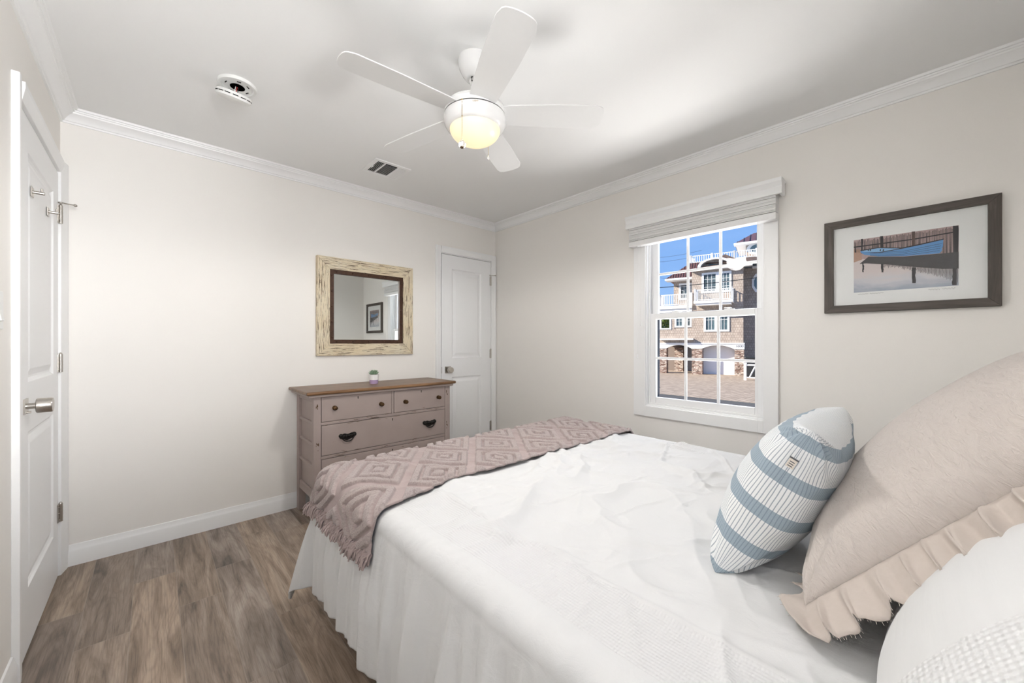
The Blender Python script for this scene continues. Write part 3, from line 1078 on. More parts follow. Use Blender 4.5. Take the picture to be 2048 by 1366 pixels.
# added_window: made-up window behind the camera, added so fill lamps reach the room
w2r = sroot('added_window', ((VX0 + VX1) / 2, YH, VZ0))
fr = MB()
for (x0, x1, z0, z1) in ((VX0, VX0 + 0.05, VZ0, VZ1), (VX1 - 0.05, VX1, VZ0, VZ1), (VX0 + 0.05, VX1 - 0.05, VZ0, VZ0 + 0.05), (VX0 + 0.05, VX1 - 0.05, VZ1 - 0.05, VZ1)):
    fr.box(x0, YH - 0.09, z0, x1, YH - 0.04, z1)
obj('window_frame', fr, 'vinyl', w2r, bevel=0.002)
cs = MB()
cs.box(VX0 - 0.06, YH, VZ0 - 0.06, VX0, YH + 0.018, VZ1 + 0.06).box(VX1, YH, VZ0 - 0.06, VX1 + 0.06, YH + 0.018, VZ1 + 0.06)
cs.box(VX0, YH, VZ0 - 0.06, VX1, YH + 0.018, VZ0).box(VX0, YH, VZ1, VX1, YH + 0.018, VZ1 + 0.06)
obj('window_casing', cs, 'trim', w2r, bevel=0.002)
obj('pane', MB().box(VX0 + 0.045, YH - 0.066, VZ0 + 0.045, VX1 - 0.045, YH - 0.064, VZ1 - 0.045), 'glass', w2r)

# ------------------------------------------------------------------ blind over window_1
bl = thing('window_blind', 'white slatted window blind pulled up under a moulded valance', 'blind', (XR, 1.04, 2.0))
VY0, VY1 = 0.552, 1.516
vp = [(XR - 0.002, 2.10), (XR - 0.100, 2.10), (XR - 0.101, 2.080), (XR - 0.094, 2.070), (XR - 0.088, 2.052), (XR - 0.092, 2.034),
      (XR - 0.094, 2.026), (XR - 0.094, 2.012), (XR - 0.078, 2.012), (XR - 0.078, 2.085), (XR - 0.002, 2.085)]
v = MB().prism(vp, 'y', VY0, VY1)
v.box(XR - 0.078, VY0, 2.012, XR - 0.021, VY0 + 0.014, 2.085).box(XR - 0.078, VY1 - 0.014, 2.012, XR - 0.021, VY1, 2.085)
obj('valance', v, 'trim', bl, smooth=25)
st = MB()
z = 1.921
rs = random.Random(4)
while z < 2.045:
    dx = rs.uniform(-0.0025, 0.0025)
    st.box(XR - 0.078 + dx, 0.584, z, XR - 0.024, 1.497, z + 0.0046)
    z += 0.0058 if rs.random() > 0.15 else 0.0074
sl_o = obj('slat_stack', st, 'blind', bl)
obj('bottom_rail', MB().box(XR - 0.080, 0.582, 1.880, XR - 0.022, 1.499, 1.918), 'blind', bl, bevel=0.004)
for yy in (0.70, 1.04, 1.42):
    obj('ladder_cord', MB().box(XR - 0.0812, yy - 0.001, 1.88, XR - 0.0805, yy + 0.001, 2.05), 'blind', bl)
for yy, zb in ((1.432, 1.10), (1.405, 1.335)):
    cd = MB().tube([(XR - 0.072, yy, 2.03), (XR - 0.072, yy, 1.7), (XR - 0.071, yy + 0.002, zb)], 0.0011, 6)
    c_o = obj('pull_cord', cd, 'blind', bl)
    tl = MB().lathe([(0.002, 0.0), (0.004, -0.004), (0.0065, -0.022), (0.006, -0.030), (0.003, -0.032)], (XR - 0.071, yy + 0.002, zb), 'z', 12)
    obj('cord_tassel', tl, 'blind', c_o, smooth=50)
cd = MB().tube([(XR - 0.074, 0.672, 2.03), (XR - 0.075, 0.672, 1.3), (XR - 0.074, 0.673, 0.50)], 0.0010, 6)
obj('lift_cord', cd, 'blind', bl)

# ------------------------------------------------------------------ outlet and switch
ot = thing('wall_outlet', 'white wall outlet low on the wall beside the bed, near the window', 'outlet', (XR, 1.545, 0.47))
obj('cover_plate', MB().box(XR - 0.006, 1.51, 0.40, XR, 1.58, 0.515), 'plastic', ot, bevel=0.002)
for zz in (0.435, 0.482):
    r_ = obj('receptacle', MB().box(XR - 0.0085, 1.528, zz - 0.017, XR - 0.005, 1.562, zz + 0.017), 'plastic', ot, bevel=0.003)
    q = MB()
    q.box(XR - 0.0090, 1.538, zz - 0.003, XR - 0.0083, 1.540, zz + 0.008).box(XR - 0.0090, 1.550, zz - 0.003, XR - 0.0083, 1.552, zz + 0.008)
    q.lathe([(0.0025, -0.0006), (0.0025, 0.0002)], (XR - 0.0086, 1.545, zz - 0.010), 'x', 10)
    obj('slot', q, 'dark', r_)
sw = thing('light_switch', 'white light switch plate on the left wall beside the door casing', 'light switch', (XL, 1.955, 1.285))
obj('cover_plate', MB().box(XL, 1.885, 1.225, XL + 0.006, 2.010, 1.345), 'plastic', sw, bevel=0.002)
for yy in (1.925, 1.972):
    obj('rocker', MB().prism([(XL + 0.005, 1.25), (XL + 0.012, 1.252), (XL + 0.007, 1.285), (XL + 0.009, 1.318), (XL + 0.005, 1.32)], 'y', yy - 0.016, yy + 0.016), 'plastic', sw)

# ------------------------------------------------------------------ ceiling vent
vt = thing('ceiling_vent', 'white square air register on the ceiling beyond the fan', 'vent', (1.215, 2.61, ZC))
vx0, vx1, vy0, vy1 = 1.085, 1.345, 2.495, 2.735
f_ = MB()
A = [(vx0, vy0), (vx1, vy0), (vx1, vy1), (vx0, vy1)]
for (x0, y0, x1, y1) in ((vx0, vy0, vx1, vy0 + 0.028), (vx0, vy1 - 0.028, vx1, vy1), (vx0, vy0 + 0.028, vx0 + 0.03, vy1 - 0.028), (vx1 - 0.03, vy0 + 0.028, vx1, vy1 - 0.028)):
    f_.box(x0, y0, ZC - 0.007, x1, y1, ZC)
f_.box(vx0 + 0.075, vy0 + 0.028, ZC - 0.010, vx0 + 0.085, vy1 - 0.028, ZC - 0.004)
f_.box(vx0 + 0.170, vy0 + 0.028, ZC - 0.010, vx0 + 0.180, vy1 - 0.028, ZC - 0.004)
obj('vent_frame', f_, 'trim', vt, bevel=0.002)
obj('duct_recess', MB().box(vx0 + 0.03, vy0 + 0.028, ZC - 0.0015, vx1 - 0.03, vy1 - 0.028, ZC - 0.0005), 'dark', vt)
lv = MB()
yy = vy0 + 0.036
while yy < vy1 - 0.046:      # middle bank: thin blades across
    lv.prism([(yy, ZC - 0.010), (yy + 0.0012, ZC - 0.0105), (yy + 0.0172, ZC - 0.0025), (yy + 0.016, ZC - 0.002)], 'x', vx0 + 0.085, vx0 + 0.170)
    yy += 0.0150
for k in range(4):           # left bank, throwing sideways
    xx = vx0 + 0.034 + 0.0105 * k
    lv.prism([(xx, ZC - 0.009), (xx + 0.0012, ZC - 0.0095), (xx + 0.0072, ZC - 0.0025), (xx + 0.006, ZC - 0.002)], 'y', vy0 + 0.03, vy1 - 0.03)
for k in range(5):           # right bank, seen from its closed side
    xx = vx0 + 0.183 + 0.010 * k
    lv.prism([(xx, ZC - 0.003), (xx + 0.0012, ZC - 0.003), (xx + 0.0105, ZC - 0.010), (xx + 0.009, ZC - 0.011)], 'y', vy0 + 0.03, vy1 - 0.03)
obj('louver', lv, 'trim', vt)
obj('damper_lever', MB().box(vx0 + 0.022, vy0 + 0.10, ZC - 0.016, vx0 + 0.028, vy0 + 0.13, ZC - 0.006), 'trim', vt, bevel=0.001)

# ------------------------------------------------------------------ smoke detector
SX, SY = 0.297, 2.241
sd = thing('smoke_detector', 'white smoke detector hanging loose from its ceiling mount by wires', 'smoke detector', (SX, SY, ZC))
mbs = MB().lathe([(0.028, -0.002), (0.028, -0.010), (0.062, -0.010), (0.064, -0.014), (0.076, -0.014), (0.078, -0.010), (0.078, 0.0)], (SX, SY, ZC), 'z', 48)
obj('mounting_ring', mbs, 'plastic', sd, smooth=40)
slot = MB().lathe([(0.030, -0.0115), (0.0001, -0.0115)], (SX, SY, ZC), 'z', 32)
for a in (0.5, 1.9, 3.4, 4.7, 5.6):
    cx_, cy_ = SX + 0.048 * math.cos(a), SY + 0.048 * math.sin(a)
    t_ = Vector((-math.sin(a), math.cos(a)))
    slot.tube([(cx_ - t_.x * 0.008, cy_ - t_.y * 0.008, ZC - 0.0105), (cx_ + t_.x * 0.008, cy_ + t_.y * 0.008, ZC - 0.0105)], 0.0024, 6)
obj('mount_opening', slot, 'dark', sd)
tilt = Matrix.Rotation(math.radians(21), 4, 'X') @ Matrix.Rotation(math.radians(4), 4, 'Y')
cb = (SX - 0.014, SY - 0.006, ZC - 0.058)
bd = MB().lathe([(0.050, 0.010), (0.066, 0.009), (0.070, 0.004), (0.070, -0.002), (0.068, -0.003), (0.068, -0.006), (0.070, -0.007), (0.068, -0.016),
                 (0.058, -0.023), (0.030, -0.026), (0.0001, -0.026)], cb, 'z', 48, mat=tilt)
body = obj('detector_body', bd, 'plastic', sd, smooth=35)
gr = MB()
for k in range(14):
    a0 = 2 * PI * k / 14 + 0.05
    pts = []
    for j in range(6):
        a = a0 + j * 0.3 / 5
        p = tilt @ Vector((0.0690 * math.cos(a), 0.0690 * math.sin(a), -0.0045))
        pts.append((p.x + cb[0], p.y + cb[1], p.z + cb[2]))
    gr.tube(pts, 0.0017, 6)
obj('sensor_slit', gr, 'dark', body)
wr = MB()
for k, dx in enumerate((-0.006, 0.0, 0.006)):
    wr.tube([(SX + dx, SY, ZC - 0.008), (SX + dx - 0.004, SY - 0.006, ZC - 0.026), (SX + dx - 0.006, SY - 0.004, ZC - 0.042)], 0.0016, 6, k)
obj('wire', wr, ['plastic', 'red', 'blackwire'], sd)

# ------------------------------------------------------------------ ceiling fan
FX, FY = 1.030, 1.345
ZB = 2.194
fan = thing('ceiling_fan', 'white five-blade ceiling fan with a lit bowl light', 'ceiling fan', (FX, FY, ZC))
fc = (FX, FY, 0)
obj('canopy', MB().lathe([(0.074, ZC), (0.074, ZC - 0.014), (0.070, ZC - 0.034), (0.056, ZC - 0.062), (0.040, ZC - 0.082), (0.031, ZC - 0.086), (0.0001, ZC - 0.086)], fc, 'z', 48), 'fanwhite', fan, smooth=40)
hb = MB().lathe([(0.0001, ZC - 0.112), (0.018, ZC - 0.108), (0.026, ZC - 0.094), (0.026, ZC - 0.084), (0.020, ZC - 0.074)], fc, 'z', 32)
obj('hanger_ball', hb, 'fanwhite', fan, smooth=50)
wl = MB().tube([(FX - 0.02, FY - 0.012, ZC - 0.080), (FX - 0.030, FY - 0.014, ZC - 0.092), (FX - 0.026, FY - 0.012, ZC - 0.104), (FX - 0.016, FY - 0.01, ZC - 0.100)], 0.003, 8)
obj('supply_wire', wl, 'blackwire', fan)
obj('downrod', MB().lathe([(0.011, ZB + 0.02), (0.011, ZC - 0.095)], fc, 'z', 20), 'fanwhite', fan, smooth=40)
mh = MB().lathe([(0.0001, ZB + 0.040), (0.030, ZB + 0.040), (0.034, ZB + 0.030), (0.085, ZB + 0.026), (0.118, ZB + 0.016), (0.128, ZB + 0.006), (0.130, ZB - 0.002),
                 (0.1285, ZB - 0.0035), (0.1285, ZB - 0.0055), (0.131, ZB - 0.007), (0.133, ZB - 0.028), (0.120, ZB - 0.030), (0.0001, ZB - 0.030)], fc, 'z', 64)
obj('motor_housing', mh, 'fanwhite', fan, smooth=30)
lk = MB().lathe([(0.120, ZB - 0.0302), (0.1330, ZB - 0.0325), (0.1355, ZB - 0.048), (0.133, ZB - 0.062), (0.124, ZB - 0.078), (0.114, ZB - 0.086), (0.108, ZB - 0.087), (0.100, ZB - 0.080)], fc, 'z', 64)
lko = obj('light_collar', lk, 'fanwhite', fan, smooth=35)
gp = MB().lathe([(0.1225, ZB - 0.0295), (0.1322, ZB - 0.0295), (0.1322, ZB - 0.0315), (0.1225, ZB - 0.0315)], fc, 'z', 64)
obj('shadow_gap', gp, 'dark', lko)
bw = MB()
prof = [(0.109, ZB - 0.084)]
for j in range(1, 15):
    a = PI / 2 * j / 14
    prof.append((max(1e-5, 0.109 * math.cos(a)), ZB - 0.085 - 0.062 * math.sin(a)))
bw.lathe(prof, fc, 'z', 64)
obj('light_bowl', bw, 'bowl', fan, smooth=60)


def blade(ang):
    r0, r1 = 0.105, 0.560
    n, m = 40, 14
    th = 0.0042
    pit = math.radians(9)
    ca, sa = math.cos(ang), math.sin(ang)
    top, bot = [], []
    for i in range(n + 1):
        t = i / n
        for j in range(m + 1):
            s = -1 + 2 * j / m
            wv = 0.056 + 0.012 * min(1, t * 1.6)
            r = r0 + (r1 - r0) * t
            # gently arched tip with rounded corners
            e_ = max(0.0, (abs(s) - 0.62) / 0.38)
            r_tip = r1 - 0.014 * s * s - 0.030 * (1 - math.sqrt(max(0.0, 1 - e_ * e_)))
            r_end = r0 + (r_tip - r0) * t
            if t < 0.12:
                wv *= 0.90 + 0.10 * t / 0.12
            y = s * wv
            z = -y * math.sin(pit)
            yc = y * math.cos(pit)
            X = r_end * ca - yc * sa
            Y = r_end * sa + yc * ca
            zz = ZB - 0.019 + z
            top.append((FX + X, FY + Y, zz + th / 2))
            bot.append((FX + X, FY + Y, zz - th / 2))
    k = (n + 1) * (m + 1)
    f = []
    I = lambda i, j: i * (m + 1) + j
    for i in range(n):
        for j in range(m):
            f.append((I(i, j), I(i + 1, j), I(i + 1, j + 1), I(i, j + 1)))
            f.append((k + I(i, j), k + I(i, j + 1), k + I(i + 1, j + 1), k + I(i + 1, j)))
    bd_ = [I(i, 0) for i in range(n + 1)] + [I(n, j) for j in range(1, m + 1)] + [I(i, m) for i in range(n - 1, -1, -1)] + [I(0, j) for j in range(m - 1, 0, -1)]
    for a, b_ in zip(bd_, bd_[1:] + bd_[:1]):
        f.append((a, b_, k + b_, k + a))
    mb = MB().add(top + bot, f)
    o = obj('blade', mb, 'bladewhite', fan, smooth=40)
    return o


for k in range(5):
    blade(math.radians(-113 + 72 * k))

# unseen spot added below the bowl in place of its bulb, evening the room
light('fan_bowl_fill', 'SPOT', (FX, FY, ZB - 0.178), 25, (1.0, 0.98, 0.945), shadow_soft_size=0.09, spot_size=PI, spot_blend=0.3)

# pull chain, crystal ball, second pull
dF = Vector((-0.6807, -0.7325)).normalized()
side = Vector((-0.7325, 0.6807))
cp = Vector((FX, FY)) + dF * 0.128 + side * 0.040
px_, py_ = cp.x, cp.y
g_ = MB().lathe([(0.0001, -0.004), (0.006, -0.003), (0.008, 0.004), (0.007, 0.010)], (px_ + 0.006, py_ + 0.006, ZB - 0.036), 'z', 14)
obj('chain_grommet', g_, 'chain', fan, smooth=50)
ch = MB()
zt, zb_ = ZB - 0.040, ZB - 0.200
z = zt
while z > zb_:
    ch.sphere((px_, py_, z), 0.0016, 6)
    z -= 0.0042
ch.tube([(px_, py_, zt), (px_, py_, zb_)], 0.0006, 5)
ch.sphere((px_, py_, ZB - 0.098), 0.0028, 8)
cho = obj('pull_chain', ch, 'chain', fan, smooth=60)
cb_ = MB().sphere((px_, py_, zb_ - 0.013), 0.0145, 20)
obj('chain_ball', cb_, 'crystal', cho, smooth=60)
obj('ball_cap', MB().lathe([(0.0001, -0.004), (0.0075, -0.003), (0.0085, 0.001), (0.0001, 0.002)], (px_, py_, zb_ - 0.0245), 'z', 14), 'bronze', cho, smooth=50)
cp2 = Vector((FX, FY)) - dF * 0.10 - side * 0.052
ch = MB().tube([(cp2.x, cp2.y, ZB - 0.08), (cp2.x, cp2.y, ZB - 0.145)], 0.0009, 5)
ch2 = obj('pull_chain', ch, 'chain', fan)
obj('chain_ball', MB().lathe([(0.002, 0.0), (0.005, -0.012), (0.005, -0.022), (0.0001, -0.025)], (cp2.x, cp2.y, ZB - 0.143), 'z', 12), 'crystal', ch2, smooth=50)


def text_obj(name, s, size, mw, mat, parent, extrude=0.0004):
    cu = bpy.data.curves.new(name, 'FONT')
    cu.body = s
    cu.size = size
    cu.extrude = extrude
    cu.align_x = 'CENTER'
    cu.align_y = 'CENTER'
    cu.materials.append(M[mat])
    tmp = bpy.data.objects.new(name, cu)
    COL.objects.link(tmp)
    bpy.context.view_layer.update()
    me = bpy.data.meshes.new_from_object(tmp)
    bpy.data.objects.remove(tmp)
    o = bpy.data.objects.new(name, me)
    COL.objects.link(o)
    o.parent = parent
    o.matrix_basis = wmat(parent).inverted() @ mw
    return o


def frame_mat(o, x, y):
    x = Vector(x).normalized()
    y = Vector(y).normalized()
    z = x.cross(y)
    m = Matrix((x, y, z)).transposed().to_4x4()
    m.translation = Vector(o)
    return m


ang = math.atan2(dF.y, dF.x) + 0.11
rad = Vector((math.cos(ang), math.sin(ang), 0))
text_obj('chain_lettering', 'LIGHT', 0.0085, frame_mat(Vector((FX, FY, ZB - 0.041)) + rad * 0.1352, (-rad.y, rad.x, 0), (0, 0, 1)), 'tan', fan, 0.0006)

# ------------------------------------------------------------------ dresser
DX0, DX1, DYF, DYB = 0.756, 1.793, 2.680, 3.075
dr = thing('dresser', 'distressed taupe painted dresser with a worn walnut top', 'dresser', ((DX0 + DX1) / 2, (DYF + DYB) / 2, 0))
tp = [(0.704, 2.640), (1.828, 2.640), (1.828, 3.083), (0.704, 3.083)]
o = obj('dresser_top', MB().box(0.704, 2.638, 0.847, 1.828, 3.083, 0.869), 'walnut', dr, bevel=0.009, bseg=3)
md = MB().box(0.722, 2.655, 0.829, 1.812, 3.080, 0.847)
obj('top_moulding', md, 'chalk', dr, bevel=0.007, bseg=3)
for (x, y) in ((DX0, DYF), (DX1 - 0.046, DYF), (DX0, DYB - 0.05), (DX1 - 0.046, DYB - 0.05)):
    yl = 0.046 if y == DYF else 0.05
    obj('leg', MB().box(x, y, 0, x + 0.046, y + yl, 0.829), 'chalk', dr, bevel=0.003)
cc = MB()
cc.box(DX0 + 0.046, DYF + 0.012, 0.155, DX1 - 0.046, DYF + 0.05, 0.222)       # apron
cc.box(DX0 + 0.046, DYF + 0.004, 0.422, DX1 - 0.046, DYF + 0.05, 0.442)
cc.box(DX0 + 0.046, DYF + 0.004, 0.643, DX1 - 0.046, DYF + 0.05, 0.662)
cc.box(1.288, DYF + 0.004, 0.662, 1.304, DYF + 0.05, 0.829)
cc.box(DX0 + 0.046, DYF + 0.05, 0.16, DX1 - 0.046, DYB - 0.01, 0.18)
cc.box(DX0 + 0.046, DYB - 0.02, 0.16, DX1 - 0.046, DYB - 0.008, 0.829)
obj('carcass', cc, 'chalk', dr, bevel=0.002)
for xs, s in ((DX0, 1), (DX1, -1)):
    sp_ = MB()
    xa, xb = xs + s * 0.018, xs + s * 0.030
    sp_.box(min(xa, xb), DYF + 0.046, 0.16, max(xa, xb), DYB - 0.05, 0.829)
    xa, xb = xs + s * 0.004, xs + s * 0.020
    for z0, z1 in ((0.160, 0.215), (0.365, 0.385), (0.510, 0.530), (0.645, 0.665), (0.795, 0.829)):
        sp_.box(min(xa, xb), DYF + 0.046, z0, max(xa, xb), DYB - 0.05, z1)
    obj('side_panel', sp_, 'chalk', dr, bevel=0.003)


def knob(parent, x, z):
    obj('knob', MB().lathe([(0.015, 0.0), (0.015, -0.002), (0.006, -0.004), (0.006, -0.014), (0.012, -0.018), (0.0145, -0.024), (0.0125, -0.030), (0.005, -0.033), (0.0001, -0.033)],
                          (x, DYF + 0.002, z), 'y', 20), 'bronze', parent, smooth=40)


def pull(parent, x, z):
    """ornate cast backplate with a swinging bail"""
    h = MB()
    y0 = DYF + 0.002
    # wavy leaf-edged backplate
    n = 56
    outl = []
    for k in range(n):
        a = 2 * PI * k / n
        rx = 0.056 * (1 + 0.05 * math.sin(9 * a)) * (1 - 0.10 * math.cos(2 * a + PI) * 0)
        ry = 0.0205 * (1 + 0.16 * math.sin(7 * a + 0.6)) * (1.0 + 0.35 * abs(math.cos(a)) ** 6)
        zz = ry * math.sin(a) + 0.006 * math.cos(2 * a)
        outl.append((x + rx * math.cos(a), z + 0.012 + zz))
    h.prism(outl, 'y', y0, y0 - 0.005)
    for dx, r in ((-0.044, 0.0150), (-0.027, 0.012), (-0.009, 0.013), (0.010, 0.013), (0.027, 0.013), (0.043, 0.0165)):
        h.sphere((x + dx, y0 - 0.004, z + 0.013 + (0.004 if abs(dx) > 0.035 else 0.0)), r, 10, sz=0.9)
    o = obj('drawer_pull', h, 'iron', parent, smooth=40)
    bl_ = MB()
    pts = []
    for k in range(15):
        t = k / 14
        xx = x - 0.046 + 0.092 * t
        dz = -0.034 * (1 - abs(2 * t - 1) ** 2.6)
        pts.append((xx, y0 - 0.012 - 0.006 * math.sin(PI * t), z + 0.012 + dz))
    bl_.tube(pts, [0.0030 + 0.0012 * math.sin(PI * k / 14) for k in range(15)], 8)
    obj('bail', bl_, 'iron', o, smooth=50)


def drawer(x0, x1, z0, z1, knobs=(), pulls=(), key=None):
    g = 0.0028
    o = obj('drawer', MB().box(x0 + g, DYF + 0.002, z0 + g, x1 - g, DYF + 0.06, z1 - g), 'chalk', dr, bevel=0.0025)
    for k in knobs:
        knob(o, *k)
    for p in pulls:
        pull(o, *p)
    if key:
        kx, kz = key
        kh = MB().lathe([(0.0042, 0.0), (0.0042, -0.0008)], (kx, DYF + 0.002, kz + 0.004), 'y', 12)
        kh.box(kx - 0.0022, DYF + 0.0012, kz - 0.009, kx + 0.0022, DYF + 0.002, kz + 0.003)
        obj('keyhole', kh, 'dark', o)
    return o


drawer(0.802, 1.288, 0.662, 0.829, [(0.885, 0.750), (1.205, 0.741)], (), (1.041, 0.803))
drawer(1.304, 1.747, 0.662, 0.829, [(1.394, 0.738), (1.682, 0.744)], (), (1.530, 0.803))
drawer(0.802, 1.747, 0.442, 0.643, (), [(0.969, 0.540), (1.600, 0.540)], (1.293, 0.618))
drawer(0.802, 1.747, 0.222, 0.422, (), [(0.972, 0.312), (1.600, 0.312)], (1.293, 0.393))
# chipped paint: raised-edge scratches along the fronts (worn patches with a shape of their own)
rc = random.Random(12)
ck = MB()


def chip(x, z, w, h):
    n = 7
    top = [(x + w * i / (n - 1), z + h * (0.25 + 0.75 * rc.random()) * (1 if 0 < i < n - 1 else 0.2)) for i in range(n)]
    bot = [(x + w * i / (n - 1), z - h * (0.25 + 0.75 * rc.random()) * (1 if 0 < i < n - 1 else 0.2)) for i in range(n - 1, -1, -1)]
    y = DYF + 0.0020 if x > DX0 + 0.05 and x < DX1 - 0.05 else DYF
    ck.prism(bot[::-1] + top[::-1], 'y', y - 0.0002, y - 0.0001)


for z in (0.430, 0.438, 0.650, 0.657, 0.648, 0.436):
    for k in range(7):
        chip(rc.uniform(0.82, 1.68), z + rc.uniform(-0.014, 0.012), rc.uniform(0.015, 0.06), rc.uniform(0.0008, 0.002))
for k in range(16):
    chip(rc.uniform(0.82, 1.70), rc.choice((0.632, 0.409, 0.674, 0.455, 0.236, 0.58, 0.66)) + rc.uniform(-0.006, 0.006), rc.uniform(0.01, 0.04), rc.uniform(0.0006, 0.0018))
for z0 in (0.772, 0.505):
    for x in (DX0 + 0.020, DX1 - 0.030):
        for k in range(5):
            chip(x + rc.uniform(-0.008, 0.008), z0 + rc.uniform(-0.03, 0.03), rc.uniform(0.003, 0.006), rc.uniform(0.004, 0.014))
pco = obj('paint_chip', ck, 'bronze', dr)
pco['kind'] = 'stuff'

# ------------------------------------------------------------------ succulent
PX, PY, PZ = 1.240, 2.885, 0.869
pl = thing('potted_succulent', 'tiny green succulent in a white and lilac pot on the dresser', 'potted plant', (PX, PY, PZ))
pt = MB()
pt.lathe([(0.0001, 0.0), (0.028, 0.0), (0.0295, 0.003), (0.0325, 0.030)], (PX, PY, PZ), 'z', 32, 1)
pt.lathe([(0.0325, 0.030), (0.036, 0.068), (0.036, 0.071), (0.033, 0.071), (0.032, 0.060), (0.0001, 0.060)], (PX, PY, PZ), 'z', 32, 0)
obj('pot', pt, ['potwhite', 'lilac'], pl, smooth=40)
obj('soil', MB().lathe([(0.0325, 0.0605), (0.02, 0.064), (0.0001, 0.066)], (PX, PY, PZ), 'z', 20), 'soil', pl)
lf = MB()
rl = random.Random(3)
for ringi, (cnt, tiltd, ln) in enumerate(((9, 22, 0.040), (8, 45, 0.040), (7, 66, 0.036), (4, 82, 0.030))):
    for k in range(cnt):
        a = 2 * PI * (k + 0.5 * ringi) / cnt + rl.uniform(-0.15, 0.15)
        t_ = math.radians(tiltd + rl.uniform(-6, 6))
        d = Vector((math.cos(a) * math.cos(t_), math.sin(a) * math.cos(t_), math.sin(t_)))
        base = Vector((PX, PY, PZ + 0.066))
        pts = [base + d * (ln * q) + Vector((0, 0, 0.006 * q * q)) for q in (0, 0.3, 0.6, 0.85, 1.0)]
        lf.tube(pts, [0.003, 0.0055, 0.0068, 0.0045, 0.0006], 8)
obj('leaves', lf, 'succulent', pl, smooth=60)

# ------------------------------------------------------------------ wall mirror
MX0, MX1, MZ0, MZ1 = 0.888, 1.668, 1.083, 1.830
mr = thing('wall_mirror', 'wall mirror in a cracked cream wood frame above the dresser', 'mirror', ((MX0 + MX1) / 2, YB, MZ0))
yf = YB - 0.034
bwid = 0.092


def rail_prism(pts4, y0, y1):
    return MB().prism(pts4, 'y', y0, y1)


rails = [([(MX0, MZ1), (MX1, MZ1), (MX1 - bwid, MZ1 - bwid), (MX0 + bwid, MZ1 - bwid)], 'creamX'),
         ([(MX0, MZ0), (MX1, MZ0), (MX1 - bwid, MZ0 + bwid), (MX0 + bwid, MZ0 + bwid)], 'creamX'),
         ([(MX0, MZ0), (MX0 + bwid, MZ0 + bwid), (MX0 + bwid, MZ1 - bwid), (MX0, MZ1)], 'creamZ'),
         ([(MX1, MZ0), (MX1 - bwid, MZ0 + bwid), (MX1 - bwid, MZ1 - bwid), (MX1, MZ1)], 'creamZ')]
for pts, mt in rails:
    obj('frame_rail', rail_prism(pts, yf, YB - 0.001), mt, mr, bevel=0.003)
ist = MB()
sx0, sx1, sz0, sz1 = MX0 + bwid, MX1 - bwid, MZ0 + bwid, MZ1 - bwid
sw_ = 0.030
for (x0, z0, x1, z1) in ((sx0, sz0, sx1, sz0 + sw_), (sx0, sz1 - sw_, sx1, sz1), (sx0, sz0 + sw_, sx0 + sw_, sz1 - sw_), (sx1 - sw_, sz0 + sw_, sx1, sz1 - sw_)):
    ist.box(x0, yf + 0.006, z0, x1, YB - 0.004, z1)
iso = obj('inner_strap', ist, 'rust', mr, bevel=0.0015)
for k in range(5):
    zz = sz0 + 0.05 + (sz1 - sz0 - 0.1) * k / 4
    for xx in (sx0 + 0.015, sx1 - 0.015):
        obj('rivet', MB().sphere((xx, yf + 0.006, zz), 0.008, 10), 'rust', iso, smooth=60)
for k in range(5):
    xx = sx0 + 0.05 + (sx1 - sx0 - 0.1) * k / 4
    for zz in (sz0 + 0.015, sz1 - 0.015):
        obj('rivet', MB().sphere((xx, yf + 0.006, zz), 0.008, 10), 'rust', iso, smooth=60)
obj('mirror_glass', MB().box(sx0 + 0.02, YB - 0.012, sz0 + 0.02, sx1 - 0.02, YB - 0.005, sz1 - 0.02), 'mirror', mr)

# ------------------------------------------------------------------ framed picture
AY0, AY1, AZ0, AZ1 = -0.211, 0.377, 1.337, 1.814
pc = thing('framed_picture', 'framed print of a blue rowboat on water hanging beside the window', 'picture', (XR, (AY0 + AY1) / 2, AZ0))
bwid = 0.038
xf = XR - 0.026
for pts, mt in (([(AY0, AZ1), (AY1, AZ1), (AY1 - bwid, AZ1 - bwid), (AY0 + bwid, AZ1 - bwid)], 'greywoodY'),
                ([(AY0, AZ0), (AY1, AZ0), (AY1 - bwid, AZ0 + bwid), (AY0 + bwid, AZ0 + bwid)], 'greywoodY'),
                ([(AY0, AZ0), (AY0 + bwid, AZ0 + bwid), (AY0 + bwid, AZ1 - bwid), (AY0, AZ1)], 'greywoodZ'),
                ([(AY1, AZ0), (AY1 - bwid, AZ0 + bwid), (AY1 - bwid, AZ1 - bwid), (AY1, AZ1)], 'greywoodZ')):
    obj('frame_rail', MB().prism(pts, 'x', xf, XR - 0.001), mt, pc, bevel=0.0015)
M['matboard'] = plain('mat_board', (0.78, 0.79, 0.78), 0.8, nscale=400, namt=0.01, bstr=0.02)
obj('mat_board', MB().box(XR - 0.012, AY0 + bwid - 0.002, AZ0 + bwid - 0.002, XR - 0.006, AY1 - bwid + 0.002, AZ1 - bwid + 0.002), 'matboard', pc)
# the print: flat inked shapes, laid out in the print's own frame (u from left, v from top, 0..1)
for k, c in dict(p_water=(0.60, 0.58, 0.60), p_bluewater=(0.30, 0.36, 0.47), p_back=(0.40, 0.30, 0.29), p_dark=(0.022, 0.020, 0.024), p_refl=(0.045, 0.042, 0.045), p_boat=(0.10, 0.27, 0.55),
                 p_boatlight=(0.22, 0.43, 0.68), p_trim=(0.03, 0.025, 0.03), p_post=(0.09, 0.06, 0.05), p_sand=(0.42, 0.27, 0.20), p_ink=(0.10, 0.09, 0.09)).items():
    M[k] = plain(k.replace('p_', 'print_ink_'), c, 0.6, nscale=300, namt=0.15, bstr=0)


